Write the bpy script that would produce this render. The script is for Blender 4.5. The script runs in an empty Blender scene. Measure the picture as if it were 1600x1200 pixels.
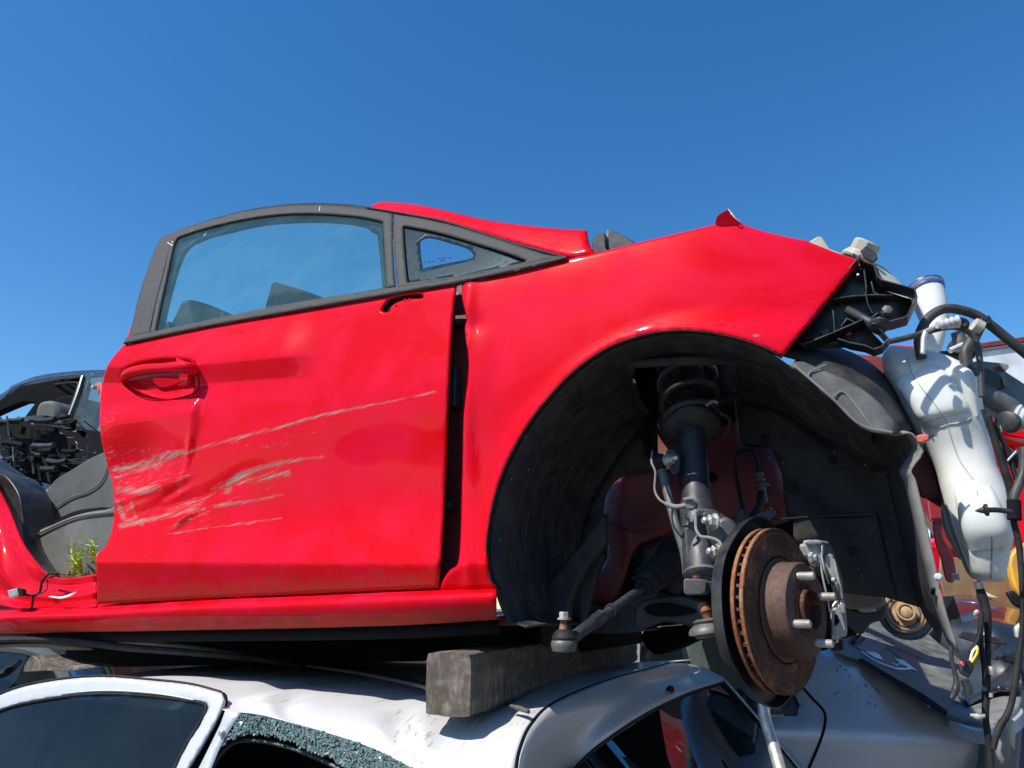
import bpy, math, random
import numpy as np
from mathutils import Vector, Matrix
from mathutils.geometry import delaunay_2d_cdt
R = math.radians
random.seed(7)
sc = bpy.context.scene
COL = sc.collection

# ------------------------------------------------------------ camera, sky, sun, exposure
FPX = 1155.0
PITCH = math.atan(350 / FPX)
CAM = Vector((0, 0, 1.6))
cd = bpy.data.cameras.new('camera'); cam = bpy.data.objects.new('camera', cd); COL.objects.link(cam)
cam.location = CAM; cam.rotation_euler = (math.pi / 2 + PITCH, 0, 0)
cd.sensor_width = 36; cd.lens = FPX / 1600 * 36; cd.clip_start = 0.02; cd.clip_end = 3000
sc.camera = cam
SUN = Vector((-0.84, -0.60, 1.34)).normalized()
world = bpy.data.worlds.new('World'); sc.world = world; world.use_nodes = True
nt = world.node_tree
sky = nt.nodes.new('ShaderNodeTexSky'); sky.sky_type = 'NISHITA'; sky.sun_disc = False
sky.sun_elevation = math.asin(SUN.z); sky.sun_rotation = math.atan2(SUN.x, SUN.y)
sky.air_density = 1.0; sky.dust_density = 0.25; sky.ozone_density = 2.4
bg = nt.nodes['Background']; bg.inputs[1].default_value = 0.147
hs = nt.nodes.new('ShaderNodeHueSaturation'); hs.inputs['Saturation'].default_value = 1.34
nt.links.new(sky.outputs[0], hs.inputs['Color']); nt.links.new(hs.outputs[0], bg.inputs[0])
sl = bpy.data.lights.new('sun', 'SUN'); so = bpy.data.objects.new('sun', sl); COL.objects.link(so)
sl.energy = 5.0; sl.angle = R(0.55); sl.color = (1.0, 0.95, 0.87)
so.rotation_euler = SUN.to_track_quat('Z', 'Y').to_euler()
so.location = (-6, -4, 9)
sc.view_settings.view_transform = 'Standard'; sc.view_settings.look = 'None'
sc.view_settings.exposure = 0.22; sc.view_settings.gamma = 1.0
sc.view_settings.use_curve_mapping = False
sc.render.engine = 'CYCLES'
sc.cycles.max_bounces = 8; sc.cycles.transparent_max_bounces = 12
sc.cycles.use_denoising = True

# ------------------------------------------------------------ materials
def nd(t, kind, **kw):
    n = t.nodes.new(kind)
    for k, v in kw.items():
        if k.startswith('i_'):
            key = k[2:]; key = int(key) if key.isdigit() else key.replace('_', ' ')
            n.inputs[key].default_value = v
        else: setattr(n, k, v)
    return n
def ramp(t, src, stops):
    r = t.nodes.new('ShaderNodeValToRGB')
    el = r.color_ramp.elements
    while len(el) < len(stops): el.new(0.5)
    for e, (p, c) in zip(el, stops):
        e.position = p; e.color = c if len(c) == 4 else (*c, 1)
    t.links.new(src, r.inputs[0]); return r.outputs[0]
def mixc(t, fac, a, b, mode='MIX'):
    m = t.nodes.new('ShaderNodeMix'); m.data_type = 'RGBA'; m.blend_type = mode
    for sock, v in ((m.inputs[0], fac), (m.inputs[6], a), (m.inputs[7], b)):
        if isinstance(v, bpy.types.NodeSocket): t.links.new(v, sock)
        elif isinstance(v, (int, float)): sock.default_value = v
        else: sock.default_value = (*v, 1) if len(v) == 3 else v
    return m.outputs[2]
def math_(t, op, a, b=0.0, c=None, clamp=False):
    m = t.nodes.new('ShaderNodeMath'); m.operation = op; m.use_clamp = clamp
    for i, v in enumerate((a, b) if c is None else (a, b, c)):
        if isinstance(v, bpy.types.NodeSocket): t.links.new(v, m.inputs[i])
        else: m.inputs[i].default_value = v
    return m.outputs[0]
def noise(t, scale, detail=4, rough=.55, stretch=None, dist=0.0, rot=0.0):
    tc = t.nodes.new('ShaderNodeTexCoord'); mp = t.nodes.new('ShaderNodeMapping')
    t.links.new(tc.outputs['Object'], mp.inputs[0])
    if stretch: mp.inputs['Scale'].default_value = stretch
    if rot:
        m0 = t.nodes.new('ShaderNodeMapping'); m0.inputs['Rotation'].default_value = (0, rot, 0)
        t.links.new(tc.outputs['Object'], m0.inputs[0]); t.links.new(m0.outputs[0], mp.inputs[0])
    n = nd(t, 'ShaderNodeTexNoise'); n.inputs['Scale'].default_value = scale
    n.inputs['Detail'].default_value = detail; n.inputs['Roughness'].default_value = rough
    n.inputs['Distortion'].default_value = dist
    t.links.new(mp.outputs[0], n.inputs['Vector']); return n.outputs['Fac']
def base(name):
    m = bpy.data.materials.new(name); m.use_nodes = True
    return m, m.node_tree, m.node_tree.nodes['Principled BSDF']
def bump(t, p, h, strength, dist=.002):
    b = t.nodes.new('ShaderNodeBump'); b.inputs['Strength'].default_value = strength
    b.inputs['Distance'].default_value = dist
    t.links.new(h, b.inputs['Height']); t.links.new(b.outputs[0], p.inputs['Normal'])
def simple(name, col, rough=.5, metal=0.0, dust=None, dustamt=.3, nscale=12, bmp=.15, coat=0, vary=.25, rr=.15, bscale=90):
    """colour with tonal variation, dust in patches, fine grain"""
    m, t, p = base(name)
    a = noise(t, nscale, 6)
    dark = tuple(c * (1 - vary) for c in col); lite = tuple(min(1, c * (1 + vary)) for c in col)
    c = ramp(t, a, [(.3, dark), (.7, lite)])
    if dust:
        d = noise(t, nscale * 1.7, 8, .65)
        f = ramp(t, d, [(.42, (0, 0, 0)), (.72, (dustamt,) * 3)])
        c = mixc(t, f, c, dust)
        rn = math_(t, 'MULTIPLY_ADD', f, .5, rough, clamp=True); t.links.new(rn, p.inputs['Roughness'])
    else:
        rn = math_(t, 'MULTIPLY_ADD', a, rr * 2, rough - rr, clamp=True); t.links.new(rn, p.inputs['Roughness'])
    t.links.new(c, p.inputs['Base Color'])
    p.inputs['Metallic'].default_value = metal
    if coat: p.inputs['Coat Weight'].default_value = coat; p.inputs['Coat Roughness'].default_value = .06
    if bmp: bump(t, p, noise(t, bscale, 5, .6), bmp)
    return m

def red_paint(name, scuffed=False, col=(.69, .0004, .006), dustc=(.92, .024, .12)):
    m, t, p = base(name)
    a = noise(t, 2.3, 5)
    c = ramp(t, a, [(.3, tuple(x * .93 for x in col)), (.7, col)])
    # thin film of dust, in cloudy patches
    d1 = noise(t, 5, 8, .62, dist=.6); d2 = noise(t, 160, 3, .7)
    f = math_(t, 'MULTIPLY', ramp(t, d1, [(.42, (0, 0, 0)), (.78, (1, 1, 1))]), .40)
    spk = ramp(t, d2, [(.66, (0, 0, 0)), (.76, (.6,) * 3)])
    f = math_(t, 'ADD', f, math_(t, 'MULTIPLY', spk, .25), clamp=True)
    c = mixc(t, f, c, dustc)
    rough = math_(t, 'MULTIPLY_ADD', f, .9, .34, clamp=True)
    coat = math_(t, 'SUBTRACT', 1.0, math_(t, 'MULTIPLY', f, 2.5), clamp=True)
    crough = math_(t, 'MULTIPLY_ADD', d1, .07, .01)
    if scuffed:
        at_ = nd(t, 'ShaderNodeAttribute'); at_.attribute_name = 'scuff'
        st = noise(t, 90, 6, .75, stretch=(.10, 1, 1.4), rot=.22); st2 = noise(t, 420, 4, .7, stretch=(.03, 1, 1), rot=.22)
        s = math_(t, 'ADD', at_.outputs['Fac'], math_(t, 'MULTIPLY', math_(t, 'SUBTRACT', st, .5), 1.5))
        s = math_(t, 'ADD', s, math_(t, 'MULTIPLY', math_(t, 'SUBTRACT', st2, .5), 2.0))
        st3 = noise(t, 420, 5, .8, stretch=(.35, 1, .8))
        s = math_(t, 'ADD', s, math_(t, 'MULTIPLY', math_(t, 'SUBTRACT', st3, .5), .9))
        sm = ramp(t, s, [(.42, (0, 0, 0)), (.95, (.78, .78, .78))])
        smm = math_(t, 'MULTIPLY', sm, math_(t, 'GREATER_THAN', at_.outputs['Fac'], .08))
        scol = ramp(t, st, [(.35, (.34, .05, .05)), (.50, (.27, .19, .165)), (.66, (.44, .41, .38))])
        c = mixc(t, smm, c, scol)
        rough = math_(t, 'MULTIPLY_ADD', smm, .4, rough, clamp=True)
        coat = math_(t, 'SUBTRACT', coat, smm, clamp=True)
        at2 = nd(t, 'ShaderNodeAttribute'); at2.attribute_name = 'dirt'
        dn = noise(t, 38, 8, .75)
        dm = math_(t, 'ADD', at2.outputs['Fac'], math_(t, 'MULTIPLY', math_(t, 'SUBTRACT', dn, .5), 1.1))
        dm = math_(t, 'MULTIPLY', ramp(t, dm, [(.40, (0, 0, 0)), (.95, (.75,) * 3)]), math_(t, 'GREATER_THAN', at2.outputs['Fac'], .02))
        c = mixc(t, dm, c, (.17, .085, .045))
        rough = math_(t, 'MULTIPLY_ADD', dm, .35, rough, clamp=True)
        coat = math_(t, 'SUBTRACT', coat, math_(t, 'MULTIPLY', dm, 1.2), clamp=True)
        bump(t, p, math_(t, 'MULTIPLY', smm, st), .5, .0015)
    p.inputs['Specular IOR Level'].default_value = .03
    coat = math_(t, 'MULTIPLY', coat, .32)
    t.links.new(c, p.inputs['Base Color']); t.links.new(rough, p.inputs['Roughness'])
    t.links.new(coat, p.inputs['Coat Weight']); t.links.new(crough, p.inputs['Coat Roughness'])
    return m

def metal_paint(name, col, rough=.34, streak=.0, metal=.75, coatw=.45):
    m, t, p = base(name)
    a = noise(t, 3, 6); c = ramp(t, a, [(.3, tuple(x * .9 for x in col)), (.7, col)])
    fl = noise(t, 900, 2); c = mixc(t, .10, c, ramp(t, fl, [(.4, (.3,) * 3), (.6, (1, 1, 1))]), 'MULTIPLY')
    d = ramp(t, noise(t, 9, 8, .7), [(.52, (0, 0, 0)), (.8, (.4,) * 3)])
    c = mixc(t, d, c, (.42, .40, .36))
    if streak:
        s = noise(t, 55, 5, .75, stretch=(1.6, .16, 1)); z = noise(t, 4, 3)
        sm = math_(t, 'MULTIPLY', ramp(t, s, [(.55, (0, 0, 0)), (.64, (1, 1, 1))]), ramp(t, z, [(.46, (0, 0, 0)), (.60, (streak,) * 3)]))
        c = mixc(t, sm, c, (.22, .20, .17))
        r2 = math_(t, 'MULTIPLY_ADD', sm, .3, rough, clamp=True); r2 = math_(t, 'MULTIPLY_ADD', d, .6, r2, clamp=True)
        t.links.new(r2, p.inputs['Roughness'])
    else:
        t.links.new(math_(t, 'MULTIPLY_ADD', d, .7, rough, clamp=True), p.inputs['Roughness'])
    t.links.new(c, p.inputs['Base Color'])
    p.inputs['Metallic'].default_value = metal
    p.inputs['Coat Weight'].default_value = coatw; p.inputs['Coat Roughness'].default_value = .05
    return m

def glass(name, tint, refl=.9, dust=.06, dustc=(.45, .5, .48)):
    m = bpy.data.materials.new(name); m.use_nodes = True; t = m.node_tree
    t.nodes.remove(t.nodes['Principled BSDF']); out = t.nodes['Material Output']
    tr = nd(t, 'ShaderNodeBsdfTransparent'); tr.inputs[0].default_value = (*tint, 1)
    gl = nd(t, 'ShaderNodeBsdfGlossy'); gl.inputs['Roughness'].default_value = .015
    fr = nd(t, 'ShaderNodeFresnel'); fr.inputs[0].default_value = 1.5
    mx = nd(t, 'ShaderNodeMixShader'); t.links.new(math_(t, 'MULTIPLY', fr.outputs[0], refl, clamp=True), mx.inputs[0])
    t.links.new(tr.outputs[0], mx.inputs[1]); t.links.new(gl.outputs[0], mx.inputs[2])
    df = nd(t, 'ShaderNodeBsdfDiffuse'); df.inputs[0].default_value = (*dustc, 1)
    n1 = noise(t, 6, 8, .7); n2 = noise(t, 240, 3, .7)
    f = math_(t, 'MULTIPLY', ramp(t, n1, [(.3, (.3,) * 3), (.75, (1, 1, 1))]), dust)
    f = math_(t, 'ADD', f, math_(t, 'MULTIPLY', ramp(t, n2, [(.70, (0, 0, 0)), (.76, (1, 1, 1))]), dust * 2.5), clamp=True)
    m2 = nd(t, 'ShaderNodeMixShader'); t.links.new(f, m2.inputs[0])
    t.links.new(mx.outputs[0], m2.inputs[1]); t.links.new(df.outputs[0], m2.inputs[2])
    t.links.new(m2.outputs[0], out.inputs[0])
    return m

def rust(name, c1, c2, c3, scale=18, lo=.35, hi=.65, bmp=.5):
    m, t, p = base(name)
    a = noise(t, scale, 9, .7); b = noise(t, scale * 9, 5, .7)
    mixn = math_(t, 'MULTIPLY_ADD', b, .45, math_(t, 'MULTIPLY', a, .6))
    c = ramp(t, mixn, [(lo, c1), ((lo + hi) / 2, c2), (hi, c3)])
    t.links.new(c, p.inputs['Base Color']); p.inputs['Roughness'].default_value = .78
    p.inputs['Metallic'].default_value = .15
    bump(t, p, mixn, bmp, .0015); return m

def plastic_white(name):
    m, t, p = base(name)
    a = noise(t, 7, 6, .6)
    c = ramp(t, a, [(.3, (.66, .69, .66)), (.7, (.76, .77, .73))])
    at_ = nd(t, 'ShaderNodeAttribute'); at_.attribute_name = 'dirt'
    dn = noise(t, 45, 8, .8)
    dm = math_(t, 'ADD', at_.outputs['Fac'], math_(t, 'MULTIPLY', math_(t, 'SUBTRACT', dn, .5), 1.4))
    dm = math_(t, 'MULTIPLY', ramp(t, dm, [(.35, (0, 0, 0)), (1.0, (.8,) * 3)]), math_(t, 'GREATER_THAN', at_.outputs['Fac'], .03))
    c = mixc(t, dm, c, (.22, .19, .11))
    t.links.new(c, p.inputs['Base Color']); p.inputs['Roughness'].default_value = .42
    p.inputs['Subsurface Weight'].default_value = .35; p.inputs['Subsurface Radius'].default_value = (.02, .02, .02)
    p.inputs['Subsurface Scale'].default_value = .6
    bump(t, p, noise(t, 60, 4), .08); return m

def wood(name):
    m, t, p = base(name)
    g = noise(t, 26, 9, .72, stretch=(1, .10, 1.0), dist=.8)
    w = noise(t, 140, 6, .7, stretch=(.6, .5, .25))
    big = noise(t, 5, 5, .6)
    sw = noise(t, 60, 6, .75, stretch=(1, 1.4, .10))
    f = math_(t, 'MULTIPLY_ADD', w, .35, math_(t, 'ADD', math_(t, 'MULTIPLY', g, .40), math_(t, 'MULTIPLY', sw, .28)))
    c = ramp(t, f, [(.34, (.022, .017, .014)), (.50, (.118, .095, .074)), (.66, (.39, .335, .275))])
    c = mixc(t, ramp(t, big, [(.45, (0, 0, 0)), (.7, (.55,) * 3)]), c, (.10, .085, .072))
    t.links.new(c, p.inputs['Base Color']); p.inputs['Roughness'].default_value = .88
    bump(t, p, f, .9, .004); return m

def translucent_cap(name, col):
    m = simple(name, col, .4, dust=(.35, .3, .2), dustamt=.45, nscale=25); return m

M = {}
M['red'] = red_paint('red_paint'); M['red_s'] = red_paint('red_paint_scuffed', True)
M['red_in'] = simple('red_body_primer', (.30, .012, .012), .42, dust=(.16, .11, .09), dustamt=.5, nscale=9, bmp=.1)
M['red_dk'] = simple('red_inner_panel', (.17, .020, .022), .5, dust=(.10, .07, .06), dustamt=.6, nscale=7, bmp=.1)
M['frame'] = simple('faded_black_trim', (.062, .062, .060), .62, dust=(.11, .105, .10), dustamt=.12, nscale=45, bmp=.08, bscale=300, vary=.1)
M['rubber'] = simple('black_rubber', (.018, .018, .019), .55, dust=(.12, .11, .10), dustamt=.25, nscale=20)
M['strut_lower'] = simple('dusty_strut_steel', (.075, .08, .085), .5, metal=.3, dust=(.2, .18, .15), dustamt=.4, nscale=40, bmp=.3)
M['black'] = simple('black_plastic', (.014, .015, .017), .38, dust=(.14, .13, .12), dustamt=.3, nscale=14)
M['liner'] = simple('liner_plastic', (.016, .016, .018), .60, dust=(.11, .09, .07), dustamt=.45, nscale=16, bmp=.5, bscale=90)
M['greyp'] = simple('grey_dusty_plastic', (.17, .165, .155), .6, dust=(.33, .31, .27), dustamt=.5, nscale=14, bmp=.2)
M['strip'] = simple('splash_strip_plastic', (.075, .075, .072), .6, dust=(.2, .19, .17), dustamt=.5, nscale=12, bmp=.2)
M['beige'] = translucent_cap('yellowed_plastic', (.46, .44, .36))
M['hose'] = simple('black_hose', (.035, .035, .036), .5, dust=(.15, .14, .13), dustamt=.3, nscale=40)
M['alu'] = simple('cast_aluminium', (.42, .43, .43), .55, metal=.55, dust=(.35, .34, .31), dustamt=.5, nscale=40, bmp=.5, bscale=200)
M['zinc'] = simple('zinc_steel', (.62, .60, .55), .40, metal=.7, dust=(.5, .42, .3), dustamt=.4, nscale=70, bmp=.2)
M['steel_dk'] = simple('painted_steel', (.034, .038, .047), .42, metal=.2, dust=(.14, .125, .105), dustamt=.35, nscale=22)
M['steel_gr'] = simple('grey_steel', (.13, .135, .135), .5, metal=.4, dust=(.26, .22, .17), dustamt=.5, nscale=30, bmp=.3)
M['rust'] = rust('rusty_disc', (.040, .016, .010), (.080, .030, .016), (.36, .13, .045), 20, .40, .66)
M['rust_o'] = rust('orange_rust', (.11, .04, .02), (.27, .10, .035), (.40, .24, .14), 30, .38, .66)
M['rust_h'] = rust('brown_rust_hub', (.055, .028, .02), (.10, .055, .04), (.16, .095, .07), 16, .35, .7, .2)
M['rust_y'] = rust('pale_rusty_hub', (.20, .11, .05), (.42, .27, .14), (.56, .42, .26), 26, .36, .64, .4)
M['white'] = plastic_white('milky_plastic')
M['blue_cap'] = simple('blue_cap_plastic', (.03, .05, .25), .35, dust=(.4, .42, .5), dustamt=.3, nscale=40)
M['glass'] = glass('tinted_teal_glass', (.60, .90, .84), .7, .13, (.30, .56, .60))
M['glass_q'] = glass('quarter_glass', (.82, .95, .97), .6, .012)
M['glass_dk'] = glass('dark_side_glass', (.10, .15, .16), 1.0, .035, (.32, .42, .42))
M['glass_h'] = glass('hatch_glass', (.06, .075, .075), .42, .012)
M['glass_g'] = glass('green_side_glass', (.35, .48, .44), 1.0, .16, (.42, .52, .48))
M['ceramic'] = simple('dark_glass_border', (.012, .018, .030), .35, dust=(.06, .07, .085), dustamt=.4, nscale=60)
M['wood'] = wood('weathered_timber')
M['silver'] = metal_paint('silver_paint', (.66, .665, .66), .52, streak=1, metal=.15, coatw=.05)
M['silver_s'] = metal_paint('silver_paint_smooth', (.58, .60, .62), .45, metal=.25, coatw=.12)
M['bluesil'] = metal_paint('blue_grey_paint', (.66, .71, .78), .34, metal=.3, coatw=.5)
M['darkpaint'] = simple('black_car_paint', (.012, .016, .020), .3, coat=1, dust=(.12, .13, .14), dustamt=.12, nscale=6, bmp=0)
M['seat'] = simple('charcoal_seat_fabric', (.085, .09, .088), .8, dust=(.17, .165, .15), dustamt=.4, nscale=9, bmp=.5, bscale=350)
M['seat2'] = simple('grey_dusty_vinyl', (.12, .122, .115), .65, dust=(.22, .21, .18), dustamt=.5, nscale=7, bmp=.4, bscale=200)
M['void'] = simple('near_black_void', (.010, .010, .011), .85, bmp=0)  # near-black colour standing in for shade in gaps, also used on dark parts
M['yellow'] = simple('yellow_panel', (.75, .36, .03), .45, dust=(.5, .4, .2), dustamt=.3, nscale=9)
M['board'] = simple('brown_fibreboard', (.25, .15, .08), .85, dust=(.36, .26, .17), dustamt=.5, nscale=10, bmp=.4)
M['whitebox'] = simple('white_truck_panel', (.72, .75, .78), .45, dust=(.6, .6, .58), dustamt=.3, nscale=3, bmp=0)
M['maroon'] = simple('maroon_rail', (.20, .035, .03), .6, bmp=0)
M['pink'] = simple('faded_red_plastic', (.62, .09, .08), .5, dust=(.6, .4, .35), dustamt=.4, nscale=60)
M['wirew'] = simple('white_wire', (.75, .75, .72), .5, bmp=0); M['wirey'] = simple('yellow_wire', (.75, .5, .03), .5, bmp=0)
M['conn'] = simple('grey_connector', (.55, .58, .58), .5, dust=(.4, .38, .3), dustamt=.3, nscale=60)
M['print'] = simple('white_print', (.70, .70, .68), .6, bmp=0)
M['printg'] = simple('grey_print', (.16, .165, .17), .6, bmp=0)
M['birdlime'] = simple('bird_dropping', (.8, .8, .76), .8, bmp=0)
M['ffront'] = simple('bare_white_edge', (.75, .66, .58), .6, bmp=0)

for k_ in ('ceramic', 'frame', 'rubber'): M[k_].node_tree.nodes['Principled BSDF'].inputs['Specular IOR Level'].default_value = .15
M['void'].node_tree.nodes['Principled BSDF'].inputs['Specular IOR Level'].default_value = .1
# ------------------------------------------------------------ frames and tracing
def ray(px, py):
    x = (px - 800) / FPX; y = -(py - 600) / FPX
    c, s = math.cos(PITCH), math.sin(PITCH)
    return Vector((x, c - s * y, s + c * y))
def at(px, py, d):
    r = ray(px, py); return CAM + r * (d / r.y)
class Frame:
    def __init__(s, origin, yaw=0, nose=0, roll=0, surf=None):
        s.M = Matrix.Translation(origin) @ Matrix.Rotation(-R(yaw), 4, 'Z') @ Matrix.Rotation(-R(nose), 4, 'Y') @ Matrix.Rotation(R(roll), 4, 'X')
        s.I = s.M.inverted(); s.c = s.I @ CAM; s.surf = surf or (lambda u, w: 0.0)
    def lr(s, px, py): return s.I.to_3x3() @ ray(px, py)
    def y(s, px, py, y=0.0):
        r = s.lr(px, py); return s.c + r * ((y - s.c.y) / r.y)
    def z(s, px, py, z=0.0):
        r = s.lr(px, py); return s.c + r * ((z - s.c.z) / r.z)
    def x(s, px, py, x=0.0):
        r = s.lr(px, py); return s.c + r * ((x - s.c.x) / r.x)
    def d(s, px, py, d): return s.I @ at(px, py, d)
    def s(s, px, py, off=0.0):
        r = s.lr(px, py); y = off
        for _ in range(14):
            p = s.c + r * ((y - s.c.y) / r.y)
            y = y + .8 * (float(s.surf(p.x, p.z)) + off - y)
        return s.c + r * ((y - s.c.y) / r.y)
    def px(s, pts):
        """project local points (n,3) -> pixels"""
        A = np.array(s.M); P = np.asarray(pts) @ A[:3, :3].T + A[:3, 3] - np.array(CAM)
        c, sn = math.cos(PITCH), math.sin(PITCH)
        zc = P[:, 1] * c + P[:, 2] * sn; yc = -P[:, 1] * sn + P[:, 2] * c
        return np.stack([800 + FPX * P[:, 0] / zc, 600 - FPX * yc / zc], 1)
def crom(pts, n=6, closed=False):
    P = [Vector(p) for p in pts]; out = []; N = len(P)
    for i in range(N if closed else N - 1):
        a = P[(i - 1) % N] if (closed or i > 0) else P[0] * 2 - P[1]
        b, c = P[i], P[(i + 1) % N]
        d = P[(i + 2) % N] if (closed or i + 2 < N) else P[-1] * 2 - P[-2]
        for k in range(n):
            t = k / n
            out.append(.5 * ((2 * b) + (c - a) * t + (2 * a - 5 * b + 4 * c - d) * t * t + (3 * b - a - 3 * c + d) * t ** 3))
    if not closed: out.append(P[-1].copy())
    return out
def c2(pts, n=5, closed=False):
    return [(p.x, p.y) for p in crom([(a, b, 0) for a, b in pts], n, closed)]

# ------------------------------------------------------------ objects
def thing(name, label, cat, frame=None, loc=None, group=None, kind=None):
    o = bpy.data.objects.new(name, None); COL.objects.link(o); o.empty_display_size = .1
    if frame is not None: o.matrix_world = frame.M
    if loc is not None: o.location = loc
    o['label'] = label; o['category'] = cat
    if group: o['group'] = group
    if kind: o['kind'] = kind
    return o
def tag(o, label, cat, group=None):
    o['label'] = label; o['category'] = cat
    if group: o['group'] = group
    return o
def obj(name, V, Fc, mat, parent=None, smooth=True, angle=40, matrix=None, solid=0, bevel=0, sub=0, label=None):
    me = bpy.data.meshes.new(name); me.from_pydata([tuple(v) for v in V], [], Fc); me.update()
    o = bpy.data.objects.new(name, me); COL.objects.link(o)
    if parent: o.parent = parent
    if matrix is not None: o.matrix_world = matrix
    if smooth: me.shade_smooth(); me.set_sharp_from_angle(angle=R(angle))
    me.materials.append(M[mat] if isinstance(mat, str) else mat)
    if sub:
        md = o.modifiers.new('s', 'SUBSURF'); md.levels = md.render_levels = sub
    if solid:
        md = o.modifiers.new('t', 'SOLIDIFY'); md.thickness = solid; md.offset = -1
    if bevel:
        md = o.modifiers.new('b', 'BEVEL'); md.width = bevel; md.segments = 2; md.limit_method = 'ANGLE'
        me.shade_smooth(); me.set_sharp_from_angle(angle=R(30))
    if label: o['label'] = label
    return o
def merge(parts):
    V = []; Fc = []
    for v, f in parts:
        n = len(V); V += [Vector(p) for p in v]; Fc += [tuple(i + n for i in q) for q in f]
    return V, Fc
def tubeg(pts, r, seg=10, n=5, closed=False, smooth=True):
    P = crom(pts, n, closed) if smooth and len(pts) > 2 else [Vector(p) for p in pts]
    N = len(P)
    if isinstance(r, (int, float)): rr = [r] * N
    else:
        K = len(r); rr = [float(np.interp(i / (N - 1) * (K - 1), range(K), r)) for i in range(N)]
    V = []; Fc = []; up = None
    for i, p in enumerate(P):
        t = (P[min(i + 1, N - 1)] - P[max(i - 1, 0)])
        t = t.normalized() if t.length > 1e-9 else Vector((0, 0, 1))
        if up is None:
            up = t.orthogonal().normalized()
        up = (up - t * up.dot(t)); up = up.normalized() if up.length > 1e-6 else t.orthogonal().normalized()
        b = t.cross(up)
        for k in range(seg):
            a = 2 * math.pi * k / seg
            V.append(p + (up * math.cos(a) + b * math.sin(a)) * rr[i])
    for i in range(N - 1):
        for k in range(seg):
            a = i * seg + k; b_ = i * seg + (k + 1) % seg
            Fc.append((a, b_, b_ + seg, a + seg))
    Fc.append(tuple(range(seg))[::-1]); Fc.append(tuple((N - 1) * seg + k for k in range(seg)))
    return V, Fc
def tube(name, pts, r, mat, parent, **kw):
    return obj(name, *tubeg(pts, r, **kw), mat, parent)
def latheg(origin, axis, prof, seg=32, cap=True, sx=None, squash=(1, 1)):
    ax = Vector(axis).normalized(); a = (Vector(sx) if sx is not None else ax.orthogonal()); a = (a - ax * a.dot(ax)).normalized(); b = ax.cross(a)
    V = []; Fc = []; o = Vector(origin)
    for r, h in prof:
        for k in range(seg):
            t = 2 * math.pi * k / seg
            V.append(o + ax * h + (a * math.cos(t) * squash[0] + b * math.sin(t) * squash[1]) * r)
    for i in range(len(prof) - 1):
        for k in range(seg):
            p = i * seg + k; q = i * seg + (k + 1) % seg
            Fc.append((p, q, q + seg, p + seg))
    if cap:
        Fc.append(tuple(range(seg))[::-1]); Fc.append(tuple((len(prof) - 1) * seg + k for k in range(seg)))
    return V, Fc
def lathe(name, origin, axis, prof, mat, parent, **kw):
    return obj(name, *latheg(origin, axis, prof, **kw), mat, parent, angle=35)
def boxg(c, sx, sy, sz, X=(1, 0, 0), Y=(0, 1, 0), Z=(0, 0, 1)):
    c, X, Y, Z = Vector(c), Vector(X).normalized(), Vector(Y).normalized(), Vector(Z).normalized()
    V = [c + X * (sx * i / 2) + Y * (sy * j / 2) + Z * (sz * k / 2) for k in (-1, 1) for j in (-1, 1) for i in (-1, 1)]
    return V, [(0, 2, 3, 1), (4, 5, 7, 6), (0, 1, 5, 4), (2, 6, 7, 3), (0, 4, 6, 2), (1, 3, 7, 5)]
def box(name, c, s, mat, parent, bevel=.003, **kw):
    return obj(name, *boxg(c, *s, **kw), mat, parent, bevel=bevel)
def prismg(pts, vec):
    """closed polygon of 3D points, pushed along vec"""
    n = len(pts); v = Vector(vec)
    V = [Vector(p) for p in pts] + [Vector(p) + v for p in pts]
    F_ = [tuple(range(n)), tuple(range(2 * n - 1, n - 1, -1))]
    F_ += [(i, i + n, (i + 1) % n + n, (i + 1) % n) for i in range(n)]
    return V, F_
def fixn(o):
    import bmesh
    bm = bmesh.new(); bm.from_mesh(o.data); bmesh.ops.recalc_face_normals(bm, faces=bm.faces); bm.to_mesh(o.data); bm.free()
    return o
def prism(name, pts, vec, mat, parent, bevel=.002):
    return fixn(obj(name, *prismg(pts, vec), mat, parent, bevel=bevel))
def wallg(pts, vec, th=.003):
    """thin wall standing on a polyline"""
    P = [Vector(p) for p in pts]; v = Vector(vec); parts = []
    for a, b in zip(P, P[1:]):
        d = (b - a).normalized(); n = d.cross(v).normalized() * th / 2; e = d * th * .4
        q = [a - n - e, b - n + e, b + n + e, a + n - e]
        parts.append(prismg(q, v))
    return merge(parts)
def loftg(rows, nu=4, nv=4):
    """smooth patch through rows of points (each row the same number of points)"""
    rows2 = [crom(r, nu) for r in rows] if nu > 1 else [[Vector(p) for p in r] for r in rows]
    cols = list(zip(*rows2)); cols2 = [crom(c, nv) for c in cols] if nv > 1 else [list(c) for c in cols]
    nr = len(cols2[0]); nc = len(cols2)
    V = [cols2[j][i] for i in range(nr) for j in range(nc)]
    Fc = [(i * nc + j, i * nc + j + 1, (i + 1) * nc + j + 1, (i + 1) * nc + j) for i in range(nr - 1) for j in range(nc - 1)]
    return V, Fc
def loft(name, rows, mat, parent, nu=4, nv=4, solid=0, **kw):
    return obj(name, *loftg(rows, nu, nv), mat, parent, solid=solid, **kw)
def inside(P, poly):
    x, y = P[:, 0], P[:, 1]; c = np.zeros(len(P), bool); n = len(poly)
    for i in range(n):
        x1, y1 = poly[i]; x2, y2 = poly[(i + 1) % n]
        if y1 == y2: continue
        m = ((y1 > y) != (y2 > y)) & (x < (x2 - x1) * (y - y1) / (y2 - y1) + x1)
        c ^= m
    return c
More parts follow.
